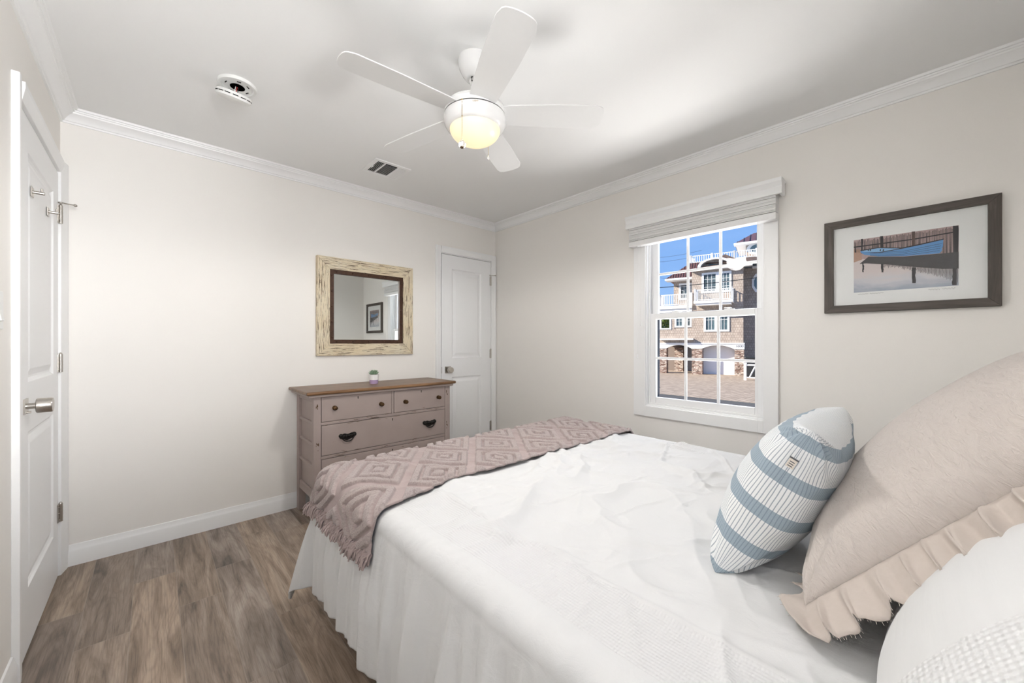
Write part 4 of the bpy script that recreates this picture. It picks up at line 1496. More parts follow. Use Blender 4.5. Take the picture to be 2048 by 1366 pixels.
def mat_water():
    m, nt, b_ = new_mat('print_ink_rippled_water')
    v = coords(nt, 'Object', (1, 9, 34))
    f = noise(nt, v, 1.0, 4, 0.6, 0.5)
    sp = nd(nt, 'ShaderNodeSeparateXYZ')
    nt.links.new(coords(nt, 'Object'), sp.inputs[0])
    g = mth(nt, 'MULTIPLY', mth(nt, 'SUBTRACT', 0.205, sp.outputs[2]), 9.0)
    k = mth(nt, 'ADD', mth(nt, 'MULTIPLY', g, 0.55), mth(nt, 'MULTIPLY', f, 0.55))
    nt.links.new(ramp(nt, k, [(0.30, (0.62, 0.55, 0.54)), (0.55, (0.55, 0.55, 0.58)), (0.90, (0.24, 0.29, 0.38))]), b_.inputs['Base Color'])
    b_.inputs['Roughness'].default_value = 0.6
    return m


M['p_water'] = mat_water()
INK = ['p_water', 'p_back', 'p_dark', 'p_refl', 'p_boat', 'p_boatlight', 'p_trim', 'p_post', 'p_sand', 'p_ink']
PY1, PY0, PZ1, PZ0 = 0.260, -0.0915, 1.705, 1.4375
pr = MB()
lay = [0]


def P2(x, y):
    """artist's sketch coordinates of the print (1055 x 560 units) -> wall"""
    u = (x - 397) / 1053.0
    tp_, bt_ = 570 - 165 * u, 1090 - 80 * u
    # perspective of the sketch is undone so the print is a true rectangle
    v_ = (y - tp_) / (bt_ - tp_)
    k = 0.87
    uu = u / (k + (1 - k) * u)
    return PY1 + (PY0 - PY1) * uu, PZ1 + (PZ0 - PZ1) * v_


def ink(pts, name, depth=1):
    x = XR - 0.0121 - 0.00012 * depth
    v = [(x,) + P2(*p) for p in pts]
    pr.add(v, [tuple(range(len(v)))], INK.index(name))


x = XR - 0.0121
pr.box(x, PY0, PZ0, XR - 0.0119, PY1, PZ1, 0)
ink([(397, 570), (1450, 405), (1450, 690), (900, 735), (397, 760)], 'p_back', 1)
ink([(397, 660), (470, 655), (480, 760), (397, 790)], 'p_sand', 2)
ra = random.Random(5)
for k in range(88):
    xx = 402 + k * 12.0
    yt = 570 - 165 * (xx - 397) / 1053 + 3 + ra.uniform(0, 26)
    ink([(xx, yt), (xx + 5.0, yt), (xx + 5.0 + ra.uniform(-5, 5), 690), (xx + ra.uniform(-5, 5), 690)], 'p_dark' if ra.random() > 0.3 else 'p_post', 3)
ink([(397, 632), (1000, 545), (1400, 470), (1400, 482), (1000, 556), (397, 644)], 'p_dark', 4)
for x0, x1, y0 in ((470, 488, 555), (662, 692, 525), (978, 1012, 475), (1392, 1448, 412)):
    ink([(x0, y0), (x1, y0 - 3), (x1 - 3, 700), (x0 + 2, 700)], 'p_post' if x0 == 978 else 'p_dark', 5)
ink([(455, 803), (545, 730), (900, 725), (1290, 690), (1450, 672), (1450, 842), (1290, 846), (1000, 828), (700, 804), (520, 797)], 'p_refl', 6)
ink([(462, 672), (640, 642), (880, 642), (1060, 604), (1296, 548), (1292, 620), (1282, 640), (1284, 660), (1258, 690), (900, 722), (640, 726), (505, 712), (466, 690)], 'p_boat', 7)
ink([(470, 674), (640, 645), (860, 645), (700, 676), (640, 684), (500, 684)], 'p_boatlight', 8)
for x0 in (540, 560, 660, 690):
    ink([(x0, 655), (x0 + 12, 655), (x0 + 8, 672), (x0 - 4, 672)], 'p_dark', 9)
for k in range(1, 5):
    dy = 24 * k
    ink([(560, 684 + 9 * k), (900, 655 + dy * 0.62), (1290 - 8 * k, 565 + dy), (1290 - 8 * k, 568 + dy), (900, 658 + dy * 0.62), (560, 686 + 9 * k)], 'p_trim', 9)
ink([(462, 666), (640, 636), (880, 636), (1060, 597), (1300, 541), (1298, 552), (1060, 609), (880, 648), (660, 690), (500, 690), (660, 682), (860, 645), (640, 644), (468, 676)], 'p_trim', 10)
for k in range(60):
    xx = 705 + k * 12.4
    s = (xx - 700) / 745
    y0 = 806 + 40 * s
    y1 = 830 + 150 * s ** 1.6 + ra.uniform(-12, 12)
    ink([(xx, y0), (xx + 5.5, y0), (xx + 8.5, (y0 + y1) / 2), (xx + 4, y1), (xx, y1), (xx + 3, (y0 + y1) / 2)], 'p_dark', 7)
for x0, x1, y0, y1 in ((484, 498, 792, 885), (674, 694, 800, 885), (984, 1018, 832, 990), (1385, 1432, 838, 1008)):
    zz = []
    n = 7
    for i in range(n):
        zz.append((x1 + ra.uniform(-5, 5), y0 + (y1 - y0) * i / (n - 1)))
    for i in range(n - 1, -1, -1):
        zz.append((x0 + ra.uniform(-5, 5), y0 + (y1 - y0) * i / (n - 1)))
    ink(zz, 'p_dark', 8)
prn = obj('print', pr, INK, pc)


def scribble(ya, yb, z, n, amp, seed):
    sg = MB()
    r_ = random.Random(seed)
    pts = []
    for i in range(n):
        t = i / (n - 1)
        pts.append((XR - 0.0123, ya + (yb - ya) * t, z + amp * math.sin(i * 2.1 + r_.random()) * (0.5 + r_.random())))
    sg.tube(pts, 0.0005, 4)
    obj('handwriting', sg, 'p_ink', pc)


scribble(0.245, 0.205, 1.4275, 14, 0.0015, 1)
scribble(0.200, 0.150, 1.4275, 16, 0.0015, 2)
scribble(0.000, -0.035, 1.4265, 12, 0.0024, 3)
scribble(-0.042, -0.082, 1.4265, 14, 0.0030, 4)
obj('glazing', MB().box(XR - 0.0165, AY0 + bwid - 0.001, AZ0 + bwid - 0.001, XR - 0.0150, AY1 - bwid + 0.001, AZ1 - bwid + 0.001), 'picglass', pc)

# ------------------------------------------------------------------ bed
BX0, BX1, BY0, BY1 = 0.58, 2.10, -0.33, 1.72
ZT = 0.635
bed = thing('bed', 'queen bed, its mattress and frame hidden under the white duvet', 'bed', ((BX0 + BX1) / 2, (BY0 + BY1) / 2, 0))
obj('mattress', MB().box(BX0 + 0.03, BY0, 0.33, BX1 - 0.03, BY1 - 0.03, 0.575), 'mattress', bed, bevel=0.04, bseg=4)
obj('bed_base', MB().box(BX0 + 0.04, BY0, 0.16, BX1 - 0.04, BY1 - 0.04, 0.33), 'frame_wood', bed, bevel=0.01)
for x in (BX0 + 0.16, BX1 - 0.20):
    for y in (BY0 + 0.06, BY1 - 0.22):
        obj('leg', MB().lathe([(0.018, 0.0), (0.028, 0.16)], (x, y, 0), 'z', 16), 'frame_wood', bed, smooth=40)

DW, DL = BX1 - BX0, BY1 - BY0
SKL, SKF, SKR = 0.49, 0.47, 0.42


def duvet_pos(a, b, wr=1.0):
    """cloth coordinates (a across from the left bed edge, b from the head) -> world"""
    da = np.where(a < 0, -a, np.where(a > DW, a - DW, 0.0))
    sx = np.where(a < 0, -1.0, 1.0)
    db = np.maximum(b - DL, 0.0)
    p = 2.0
    r = (da ** p + db ** p) ** (1 / p)
    r = np.where(r > 0.50, 0.50 + (r - 0.50) * 0.55, r)
    hyp = np.hypot(da, db) + 1e-9
    ca, cb_ = da / hyp, db / hyp
    rho = 0.055
    q = rho * PI / 2
    th = np.clip(r / rho, 0, PI / 2)
    h = np.maximum(r - q, 0)
    corner = 2 * ca * cb_
    # fold coordinate running round the skirt
    thc = np.arctan2(db, np.maximum(da, 1e-9))
    inc = (da > 0) | (db > 0)
    along = np.where(db > 0, DL + thc / (PI / 2) * 0.30, b)
    along = np.where((db > 0) & (da <= 0), DL + 0.30 + a, along)
    w = along * 1.0
    ph = 5.0 * vnoise(w * 3.1 + 3.0, r * 1.2) + 2.0 * vnoise(w * 7.0, r * 2.0 + 5)
    fold = 0.45 * np.sin(w * 2 * PI / 0.165 + 1.6 * ph) + 0.20 * np.sin(w * 2 * PI / 0.083 + 2.3 * ph + 1.0) + 0.9 * (ridge(w * 11 + h * 1.2, h * 1.1 + 4) - 0.5) + 0.55 * (ridge(w * 24 + h * 1.0, h * 2.2 + 14) - 0.5)
    puck = 2.2 * (ridge(w * 36, r * 5 + 3) - 0.5) * np.exp(-((h - 0.05) / 0.07) ** 2)
    amp = 0.0195 * (0.5 + 0.8 * vnoise(w * 2.3 + 9, r * 0)) * sstep(h, -0.05, 0.22) * (1 - 0.35 * corner)
    out = rho * np.sin(th) + h * (0.10 + 0.20 * corner) + wr * (amp * fold + 0.0020 * puck * (da > 0))
    out = out + 0.012 * np.sin(PI * np.clip(h / 0.45, 0, 1))
    zz = ZT - rho * (1 - np.cos(th)) - h * (0.985 - 0.03 * corner)
    zz = zz + 0.012 * wr * (vnoise(w * 4 + 8, r * 0) - 0.5) * sstep(h, 0.1, 0.4)
    X = BX0 + np.where(a < 0, 0.0, np.where(a > DW, DW, a)) + sx * ca * out * (da > 0)
    Y = BY0 + np.minimum(b, DL) + cb_ * out
    # soft loft and wrinkles on top
    ins = np.minimum(np.minimum(a, DW - a), DL - b)
    flat = sstep(ins, -0.02, 0.10)
    # directional creases (radiating, cloth pulled towards the near side)
    wx = a + 0.10 * (fbm(a * 3, b * 3) - 0.5)
    wy = b + 0.10 * (fbm(a * 3 + 40, b * 3 + 7) - 0.5)
    u1, v1 = 0.86 * wx + 0.50 * wy, -0.50 * wx + 0.86 * wy
    cre = np.maximum(ridge(u1 * 3.0 + 3, v1 * 8.5 + 2) - 0.62, 0) / 0.38
    u2, v2 = 0.45 * wx - 0.89 * wy, 0.89 * wx + 0.45 * wy
    cre2 = np.maximum(ridge(u2 * 3.6 + 11, v2 * 9.0 + 6) - 0.66, 0) / 0.34
    u3, v3 = 0.97 * wx - 0.22 * wy, 0.22 * wx + 0.97 * wy
    cre3 = np.maximum(ridge(u3 * 5.5 + 21, v3 * 17.0 + 14) - 0.60, 0) / 0.40
    cre4 = np.maximum(ridge(u1 * 12.0 + 31, v1 * 6.0 + 24) - 0.62, 0) / 0.38
    msk = sstep(fbm(a * 2.1 + 5, b * 2.1 + 3), 0.36, 0.62)
    loft = 0.030 * (fbm(a * 2.2 + 2, b * 2.0 + 30, 2) - 0.5)
    far = 0.35 + 0.85 * sstep(b, 0.45, 1.2)
    zz = zz + flat * (loft + wr * far * (0.0170 * cre ** 1.4 * (0.35 + 0.65 * msk) + 0.0150 * cre2 ** 1.4 * (1 - 0.7 * msk) + 0.0065 * cre3 * (1 - 0.6 * msk) + 0.0060 * cre4 * msk))
    # gathers running off the left waffle band over the edge
    gath = np.sin(b * 2 * PI / 0.05 + 6 * vnoise(b * 6, a * 3)) * np.exp(-((a + 0.02) / 0.05) ** 2)
    zz = zz + wr * 0.0010 * gath * (db <= 0)
    # puffed seam along the inner edge of the band
    zz = zz + wr * 0.0065 * np.exp(-((a - 0.175) / 0.010) ** 2) * (0.4 + 0.6 * vnoise(b * 5, b * 0)) * (db <= 0)
    zz = np.maximum(zz, 0.016)
    return np.stack([X, Y, zz], -1)


na, nb = 470, 560
A_, B_ = np.meshgrid(np.linspace(-SKL, DW + SKR, na), np.linspace(0.0, DL + SKF, nb), indexing='ij')
Pd = duvet_pos(A_, B_)
dv = grid_obj('duvet', Pd, 'duvet', None, np.stack([A_, B_], -1), solid=0.012)
tag(dv, 'white duvet with waffle-weave bands and gathered sides spread over the bed', 'duvet')

# ------------------------------------------------------------------ tufted throw
th_ = thing('throw_blanket', 'mauve tufted throw with diamond pattern across the foot of the bed', 'throw blanket', ((BX0 + BX1) / 2, 1.45, ZT))
ta0, ta1, tb0, tb1 = -0.165, DW + 0.16, 1.555, DL + 0.10
nta, ntb = 620, 210
TA, TB = np.meshgrid(np.linspace(ta0, ta1, nta), np.linspace(0, 1, ntb), indexing='ij')
# the near edge wanders a little
near = tb0 + 0.02 * (fbm(TA * 3, TA * 0 + 4, 2) - 0.5) - 0.035 * sstep(-TA, -0.25, 0.17)
TBB = near + (tb1 - near) * TB
eps = 1e-3
P0_ = duvet_pos(TA, TBB, 0.4)
Ps_ = duvet_pos(TA, TBB, 0.0)
Pa = duvet_pos(TA + eps, TBB, 0.0)
Pb = duvet_pos(TA, TBB + eps, 0.0)
Nn = np.cross(Pa - Ps_, Pb - Ps_)
Nn /= np.linalg.norm(Nn, axis=-1, keepdims=True) + 1e-12
for _ in range(24):
    Np = np.pad(Nn, ((1, 1), (1, 1), (0, 0)), mode='edge')
    Nn = (Np[2:, 1:-1] + Np[:-2, 1:-1] + Np[1:-1, 2:] + Np[1:-1, :-2] + Nn) / 5
    Nn /= np.linalg.norm(Nn, axis=-1, keepdims=True) + 1e-12
# diamonds: half diagonals .155 x .20, staggered rows
la, lb_ = 0.155, 0.20
uu = (TA - 0.24) / la
vv = (TBB - 1.63) / lb_
s_ = uu + vv
t_ = uu - vv
fs = np.abs(s_ - 2 * np.round(s_ / 2))
ft = np.abs(t_ - 2 * np.round(t_ / 2))
mm_ = np.maximum(fs, ft)            # 0 centre of a diamond .. 1 its edge
wob = 0.05 * (fbm(TA * 22, TBB * 22, 2) - 0.5)
mm_ = mm_ + wob
tuft = np.zeros_like(mm_)
for lo, hi in ((-0.1, 0.17), (0.28, 0.50), (0.61, 0.84)):
    tuft = np.maximum(tuft, sstep(mm_, lo - 0.025, lo + 0.025) * (1 - sstep(mm_, hi - 0.025, hi + 0.025)))
fuzz = RNG.random(tuft.shape) * 0.5 + 0.5 * vnoise(TA * 140, TBB * 140)
edge = sstep(TB, 0.0, 0.02) * sstep(1 - TB, 0.0, 0.02)
hgt = 0.021 + tuft * edge * (0.0125 + 0.0018 * (fuzz - 0.5) * 2) + 0.0004 * (fuzz - 0.5)
hgt = hgt + 0.006 * (fbm(TA * 5, TBB * 7, 2) - 0.5)
Pt = P0_ + Nn * hgt[..., None]
grid_obj('blanket_cloth', Pt, 'throw', th_, np.stack([TA, TBB], -1), solid=0.008, attr=('tuft', tuft))
# shaggy fringe along the end that hangs on the near side
fg = MB()
rf = random.Random(8)
endP = Pt[0]
endN = Nn[0]
dn = (Pt[0] - Pt[6])
for k in range(1700):
    j = rf.uniform(0, ntb - 1)
    j0 = int(j)
    base = Vector(endP[min(j0, ntb - 1)]) - Vector(endN[j0]) * rf.uniform(0.0, 0.014)
    nrm = Vector(endN[j0])
    down = Vector(dn[j0]).normalized()
    along = Vector((0, 1, 0)) if j0 < ntb - 20 else Vector((1, 0.6, 0))
    base = base - down * rf.uniform(-0.004, 0.022) + nrm * rf.uniform(-0.003, 0.006)
    L = rf.uniform(0.018, 0.034)
    d = (down * rf.uniform(0.35, 1.0) + nrm * rf.uniform(0.15, 0.9) + along * rf.uniform(-0.6, 0.6)).normalized()
    p1 = base + d * L * 0.5
    p2 = p1 + (d * 0.5 + Vector((0, 0, -0.8)) + along * rf.uniform(-0.35, 0.35)).normalized() * L * 0.55
    fg.tube([base, p1, p2], [0.0034, 0.0042, 0.0022], 5)
fo = obj('fringe', fg, 'fringe', th_, smooth=60)
fo['kind'] = 'stuff'


# ------------------------------------------------------------------ pillows
def pillow_grid(w, h, T_, n, pinch, k, seed, wrk=0.004, ears=0.0):
    u = np.linspace(-1, 1, n)
    # denser sampling near the edges
    u = 0.5 * u + 0.5 * np.sin(u * PI / 2)
    u = np.sin(u * PI / 2)
    U_, V_ = np.meshgrid(u, u, indexing='ij')
    x = w / 2 * U_ * (1 - pinch * (1 - V_ ** 2) * np.abs(U_) ** 2 - pinch * 0.25 * (1 - V_ ** 2))
    y = h / 2 * V_ * (1 - pinch * (1 - U_ ** 2) * np.abs(V_) ** 2 - pinch * 0.25 * (1 - U_ ** 2))
    prof = np.clip((1 - U_ ** 2) * (1 - V_ ** 2), 0, 1)
    z = T_ / 2 * prof ** k
    # wrinkles radiating from the corners and along the seams
    rim = np.clip(1 - np.maximum(np.abs(U_), np.abs(V_)), 0, 1)
    edgef = np.exp(-(rim / 0.28) ** 2) * np.clip(rim / 0.06, 0, 1)
    ang = np.arctan2(1.001 - np.abs(V_), 1.001 - np.abs(U_))
    rw = np.sin(ang * 13 + seed + 2 * np.sign(U_) + np.sign(V_)) * np.exp(-(np.hypot(1 - np.abs(U_), 1 - np.abs(V_)) / 0.42) ** 2)
    dz = wrk * (edgef * (np.sin((U_ * 11 + V_ * 7) * 2.0 + seed) * 0.3) + 1.1 * rw * np.clip(rim / 0.05, 0, 1))
    dz = dz + wrk * 2.2 * (fbm(U_ * 1.6 + seed, V_ * 1.6 + seed * 2, 2) - 0.5) * np.clip(rim / 0.15, 0, 1)
    return U_, V_, x, y, z, dz


def pillow_mesh(name, mats, parent, mw, w, h, T_, n=110, pinch=0.10, k=0.5, seed=1.0, wrk=0.004, warp=None, back=0.8):
    U_, V_, x, y, z, dz = pillow_grid(w, h, T_, n, pinch, k, seed, wrk)
    _, _, _, _, _, dz2 = pillow_grid(w, h, T_, n, pinch, k, seed + 3.3, wrk)
    F_ = np.stack([x, y, z + dz], -1)
    K_ = np.stack([x, y, -back * z - dz2], -1)
    if warp is not None:
        F_, K_ = warp(F_), warp(K_)
    idxf = np.arange(n * n).reshape(n, n)
    idxb = idxf + n * n
    bmask = np.zeros((n, n), bool)
    bmask[0, :] = bmask[-1, :] = bmask[:, 0] = bmask[:, -1] = True
    idxb = np.where(bmask, idxf, idxb)
    V3 = np.concatenate([F_.reshape(-1, 3), K_.reshape(-1, 3)])
    mwn = np.array(mw)
    V3 = V3 @ mwn[:3, :3].T + mwn[:3, 3]
    qf = np.stack([idxf[:-1, :-1], idxf[1:, :-1], idxf[1:, 1:], idxf[:-1, 1:]], -1).reshape(-1, 4)
    qb = np.stack([idxb[:-1, :-1], idxb[:-1, 1:], idxb[1:, 1:], idxb[1:, :-1]], -1).reshape(-1, 4)
    q = np.concatenate([qf, qb])
    tt = np.sin(np.sin(np.linspace(0, PI / 2, 500)) * PI / 2)
    pz = T_ / 2 * np.clip(1 - tt ** 2, 0, 1) ** k * 0.85
    au = np.concatenate([[0], np.cumsum(np.hypot(np.diff(tt) * w / 2, np.diff(pz)))])
    av = np.concatenate([[0], np.cumsum(np.hypot(np.diff(tt) * h / 2, np.diff(pz)))])
    UA = np.sign(U_) * np.interp(np.abs(U_), tt, au)
    VA = V_ * h / 2 + (np.sign(V_) * np.interp(np.abs(V_), tt, av) - V_ * h / 2) * np.clip(1 - U_ ** 2, 0, 1) ** k
    uv1 = np.stack([UA, VA], -1).reshape(-1, 2)
    uvall = np.concatenate([uv1, uv1])
    used, invm = np.unique(q.ravel(), return_inverse=True)
    V3u = V3[used]
    if parent is not None:
        inv = np.array(wmat(parent).inverted())
        V3u = V3u @ inv[:3, :3].T + inv[:3, 3]
    me = bpy.data.meshes.new(name)
    me.from_pydata(V3u.tolist(), [], invm.reshape(-1, 4).tolist())
    ul = me.uv_layers.new(name='UVMap')
    ul.data.foreach_set('uv', uvall[q.ravel()].astype(np.float32).ravel())
    me.materials.append(M[mats])
    me.shade_smooth()
    o = bpy.data.objects.new(name, me)
    COL.objects.link(o)
    if parent is not None:
        o.parent = parent
    return o, F_, mwn


def lean_mat(center, lean_deg, yaw_deg=0.0, roll_deg=0.0):
    a = math.radians(lean_deg)
    Rz = Matrix.Rotation(math.radians(yaw_deg), 3, 'Z')
    x = Rz @ Vector((1, 0, 0))
    y = Rz @ Vector((0, -math.sin(a), math.cos(a)))
    z = x.cross(y)
    # front of the pillow faces +Y (towards the foot): flip x so that z points to +Y
    x = -x
    z = x.cross(y)
    m = Matrix((x, y, z)).transposed()
    m = m @ Matrix.Rotation(math.radians(roll_deg), 3, 'Z')
    m = m.to_4x4()
    m.translation = Vector(center)
    return m


# ruffled blush sham
SHC = (1.275, -0.055, 0.922)
sh = thing('ruffled_pillow', 'large blush pillow with frayed ruffle leaning at the head of the bed', 'pillow', (1.275, 0.1, ZT))
shm = lean_mat(SHC, 41)
SHW, SHH = 0.70, 0.66
sh_o, SF, smw = pillow_mesh('pillow_cover', 'blush', sh, shm, SHW, SHH, 0.265, 130, 0.05, 0.39, 2.0, 0.005, back=0.55)


def ruffle_strip(n, F_, mwn, width, mat, parent, m=10):
    ring_ = np.concatenate([F_[:-1, 0], F_[-1, :-1], F_[::-1][:-1, -1], F_[0, ::-1][:-1]])
    ring_ = np.concatenate([ring_, ring_[:1]])
    seg = np.linalg.norm(np.diff(ring_, axis=0), axis=1)
    s = np.concatenate([[0], np.cumsum(seg)])
    tot = s[-1]
    ss = np.linspace(0, tot, n)
    base = np.stack([np.interp(ss, s, ring_[:, k]) for k in range(3)], -1)
    tang = np.roll(base, -4, 0) - np.roll(base, 4, 0)
    tang[:4] = tang[5]
    tang[-4:] = tang[-6]
    tang /= np.linalg.norm(tang, axis=1, keepdims=True) + 1e-9
    outd = np.stack([-tang[:, 1], tang[:, 0], np.zeros(n)], -1)
    cen = base.mean(0)
    sign = np.sign(((base - cen) * outd).sum(1, keepdims=True))
    outd = outd * np.where(np.median(sign) >= 0, 1, -1)
    # soften direction round the corners
    for _ in range(25):
        outd = (outd + np.roll(outd, 1, 0) + np.roll(outd, -1, 0)) / 3
    outd /= np.linalg.norm(outd, axis=1, keepdims=True) + 1e-9
    P = np.zeros((n, m, 3))
    fr_ = 0.35 + 0.65 * vnoise(ss * 9, ss * 0 + 3)
    ph = ss * 2 * PI / 0.050 + 4.5 * vnoise(ss * 8, ss * 0 + 1)
    wav = np.sin(ph) + 0.35 * np.sin(2.3 * ph + 1)
    wl_ = width * (0.90 + 0.14 * vnoise(ss * 14, ss * 0 + 6) + 0.05 * RNG.random(n))
    for j in range(m):
        t = j / (m - 1)
        P[:, j] = base + outd * (wl_ * t)[:, None] + tang * (0.010 * np.cos(ph) * t)[:, None]
        P[:, j, 2] += 0.021 * fr_ * wav * t ** 0.8 - 0.030 * t * t
    uvr = np.stack([np.repeat(ss[:, None], m, 1), np.repeat(np.linspace(0, width, m)[None], n, 0)], -1)
    Pw = P @ mwn[:3, :3].T + mwn[:3, 3]
    return Pw, uvr


Pw, uvr = ruffle_strip(900, SF, smw, 0.085, 'ruffle', sh)
Pw[..., 1] = np.maximum(Pw[..., 1], YH + 0.012)
Pw[..., 2] = np.maximum(Pw[..., 2], ZT + 0.028 + 0.012 * vnoise(Pw[..., 0] * 30, Pw[..., 1] * 30))
ro = grid_obj('ruffle', Pw, 'ruffle', sh, uvr, solid=0.0018)
# frayed threads on the ruffle edge
fy = MB()
rr = random.Random(21)
for k in range(0, 900):
    p = Vector(Pw[k, -1])
    q = Vector(Pw[k, -3])
    d = (p - q).normalized()
    fy.tube([p - d * 0.002, p + (d + Vector((rr.uniform(-.5, .5), rr.uniform(-.5, .5), rr.uniform(-.4, .4)))) * 0.0042], 0.00035, 3)
fro = obj('frayed_thread', fy, 'ruffle', ro)
fro['kind'] = 'stuff'

# striped cushion
BC = (1.190, 0.252, 0.820)
sc_ = thing('striped_cushion', 'small blue and white striped cushion leaning on the blush pillow', 'cushion', (1.185, 0.3, ZT))
bm_ = lean_mat(BC, 27, 0.0, 0.0)
bo, BF, bmw = pillow_mesh('cushion_cover', 'stripe', sc_, bm_, 0.42, 0.41, 0.195, 120, 0.07, 0.36, 5.0, 0.005, back=1.0)
tgm = MB().box(0.2060, 0.112, -0.008, 0.2068, 0.132, 0.007)
tgm.v = [tuple(bm_ @ Vector(p)) for p in tgm.v]
tgo = obj('care_tag', tgm, 'tag', sc_)
tgm = MB().box(0.2055, 0.1325, -0.009, 0.2075, 0.1355, 0.008)
for k in range(3):
    tgm.box(0.2067, 0.115 + 0.005 * k, -0.005, 0.2071, 0.117 + 0.005 * k, 0.004)
tgm.v = [tuple(bm_ @ Vector(p)) for p in tgm.v]
obj('tag_print', tgm, 'numeral', tgo)

# white pillow at the near side
WC = (0.768, -0.125, 0.822)
wp = thing('waffle_band_pillow', 'white pillow with waffle-weave band, nearest on the bed', 'pillow', (0.845, -0.1, ZT))
wm_ = lean_mat(WC, 40, 0.0)
pillow_mesh('pillow_cover', 'whitesham', wp, wm_, 0.66, 0.50, 0.21, 110, 0.05, 0.45, 9.0, 0.004, back=0.5)

# ------------------------------------------------------------------ outside: house across the street
GZ = -1.30
hs = thing('beach_house', 'three-storey shingled house with white balconies across the street', 'house', (30.55, 15.0, GZ), math.radians(-76.43))


def H(name, mb, mats, parent=None, **kw):
    """mesh given in the house's own frame: x right along the front, y back, z up"""
    return obj(name, mb, mats, parent or hs, local=True, **kw)


def add_sub(name, mb, mats, par, **kw):
    return obj(name, mb, mats, par, local=True, **kw)


# main walls
wl = MB()
wl.box(2.39, 0.0, 2.41, 5.87, 8.0, 8.2)                     # front bay
wl.box(-0.13, 0.02, 2.41, 2.39, 0.25, 3.55)                  # below the porch opening
wl.box(0.79, 0.02, 3.55, 1.10, 0.25, 4.9)
wl.box(1.02, 0.06, 3.55, 2.39, 0.25, 4.9)
wl.box(0.82, 1.2, 4.9, 2.39, 8.0, 7.8)                       # recessed upper floor
wl.box(-0.13, 1.0, 2.41, 2.39, 8.0, 2.6)
wl.box(5.87, 1.6, 0.0, 12.0, 8.0, 8.2)                       # side wing in shade
wl.box(5.9, 3.0, 8.9, 9.5, 7.0, 10.45)                       # tower
wl.box(1.0, 1.6, 3.5, 2.39, 7.9, 4.9)
H('wall', wl, 'shingle')
# band with arches over the garages
bd = MB()


def arch_piece(x0, x1, zb, zt, rise, y0, y1):
    n = 18
    pts = [(x0, zt), (x1, zt)]
    low = [(x1 + (x0 - x1) * k / n, zb + rise * (1 - (2 * k / n - 1) ** 2)) for k in range(n + 1)]
    v = [(x, y0, z) for x, z in [(x0, zt)] * 1]
    # strip of quads
    for k in range(n):
        xa, xb = x0 + (x1 - x0) * k / n, x0 + (x1 - x0) * (k + 1) / n
        za, zb_ = zb + rise * (1 - (2 * k / n - 1) ** 2), zb + rise * (1 - (2 * (k + 1) / n - 1) ** 2)
        bd.add([(xa, y0, za), (xb, y0, zb_), (xb, y0, zt), (xa, y0, zt), (xa, y1, za), (xb, y1, zb_), (xb, y1, zt), (xa, y1, zt)],
               [(0, 1, 2, 3), (7, 6, 5, 4), (0, 4, 5, 1), (3, 2, 6, 7)])


bd.box(-0.15, -0.06, 2.00, 0.50, 0.5, 2.41).box(2.36, -0.06, 2.00, 3.08, 0.5, 2.41).box(5.28, -0.06, 1.98, 5.94, 0.5, 2.41)
arch_piece(0.50, 2.36, 2.02, 2.41, 0.27, -0.05, 0.45)
arch_piece(3.08, 5.28, 2.00, 2.41, 0.28, -0.05, 0.45)
bd.box(-0.17, -0.10, 2.38, 5.96, 0.1, 2.46)
band_o = H('arched_band', bd, 'rail')
text_obj('house_number', '1600', 0.26, wmat(hs) @ frame_mat((5.62, -0.066, 2.21), (1, 0, 0), (0, 0, 1)), 'numeral', hs, 0.004)
for x0, x1, y0 in ((-0.13, 0.50, 0.0), (2.39, 3.13, 0.0), (5.31, 5.92, 0.0), (0.62, 1.30, 2.6)):
    H('stone_post', MB().box(x0, y0 - 0.02, 0, x1, y0 + 0.62, 2.05), 'stone')
gd = MB().box(3.1, 0.80, 0, 5.32, 0.86, 2.35)
for k in range(1, 4):
    gd.box(3.1, 0.785, 0.58 * k - 0.01, 5.32, 0.8, 0.58 * k + 0.01)
H('garage_door', gd, 'garage_white')
gd = MB().box(1.3, 3.3, 0, 2.6, 3.36, 2.35)
for k in range(1, 4):
    gd.box(1.3, 3.285, 0.58 * k - 0.01, 2.6, 3.3, 0.58 * k + 0.01)
H('garage_door', gd, 'garage_grey')
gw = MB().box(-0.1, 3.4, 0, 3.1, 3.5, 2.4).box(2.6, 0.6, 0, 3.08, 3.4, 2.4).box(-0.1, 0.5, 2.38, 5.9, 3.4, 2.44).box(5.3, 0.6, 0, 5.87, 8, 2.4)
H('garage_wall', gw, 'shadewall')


def hwin(x0, x1, z0, z1, y, cols, rows, trim=0.13, deep=0.05, mull=None):
    t = MB()
    t.box(x0, y - deep, z0, x0 + trim, y + 0.05, z1).box(x1 - trim, y - deep, z0, x1, y + 0.05, z1)
    t.box(x0 + trim, y - deep, z0, x1 - trim, y + 0.05, z0 + trim).box(x0 + trim, y - deep, z1 - trim, x1 - trim, y + 0.05, z1)
    gx0, gx1 = x0 + trim, x1 - trim
    bars = []
    if mull:
        t.box(mull[0], y - deep, z0 + trim, mull[1], y + 0.05, z1 - trim)
        spans = [(gx0, mull[0]), (mull[1], gx1)]
    else:
        spans = [(gx0, gx1)]
    for a, b_ in spans:
        for k in range(1, cols):
            xx = a + (b_ - a) * k / cols
            t.box(xx - 0.012, y - 0.02, z0 + trim, xx + 0.012, y + 0.02, z1 - trim)
        for zz in rows:
            t.box(a, y - 0.02, zz - 0.012, b_, y + 0.02, zz + 0.012)
    o = H('window', t, 'rail')
    add_sub('pane', MB().box(gx0, y + 0.0, z0 + trim, gx1, y + 0.01, z1 - trim), 'glassdark', o)
    return o


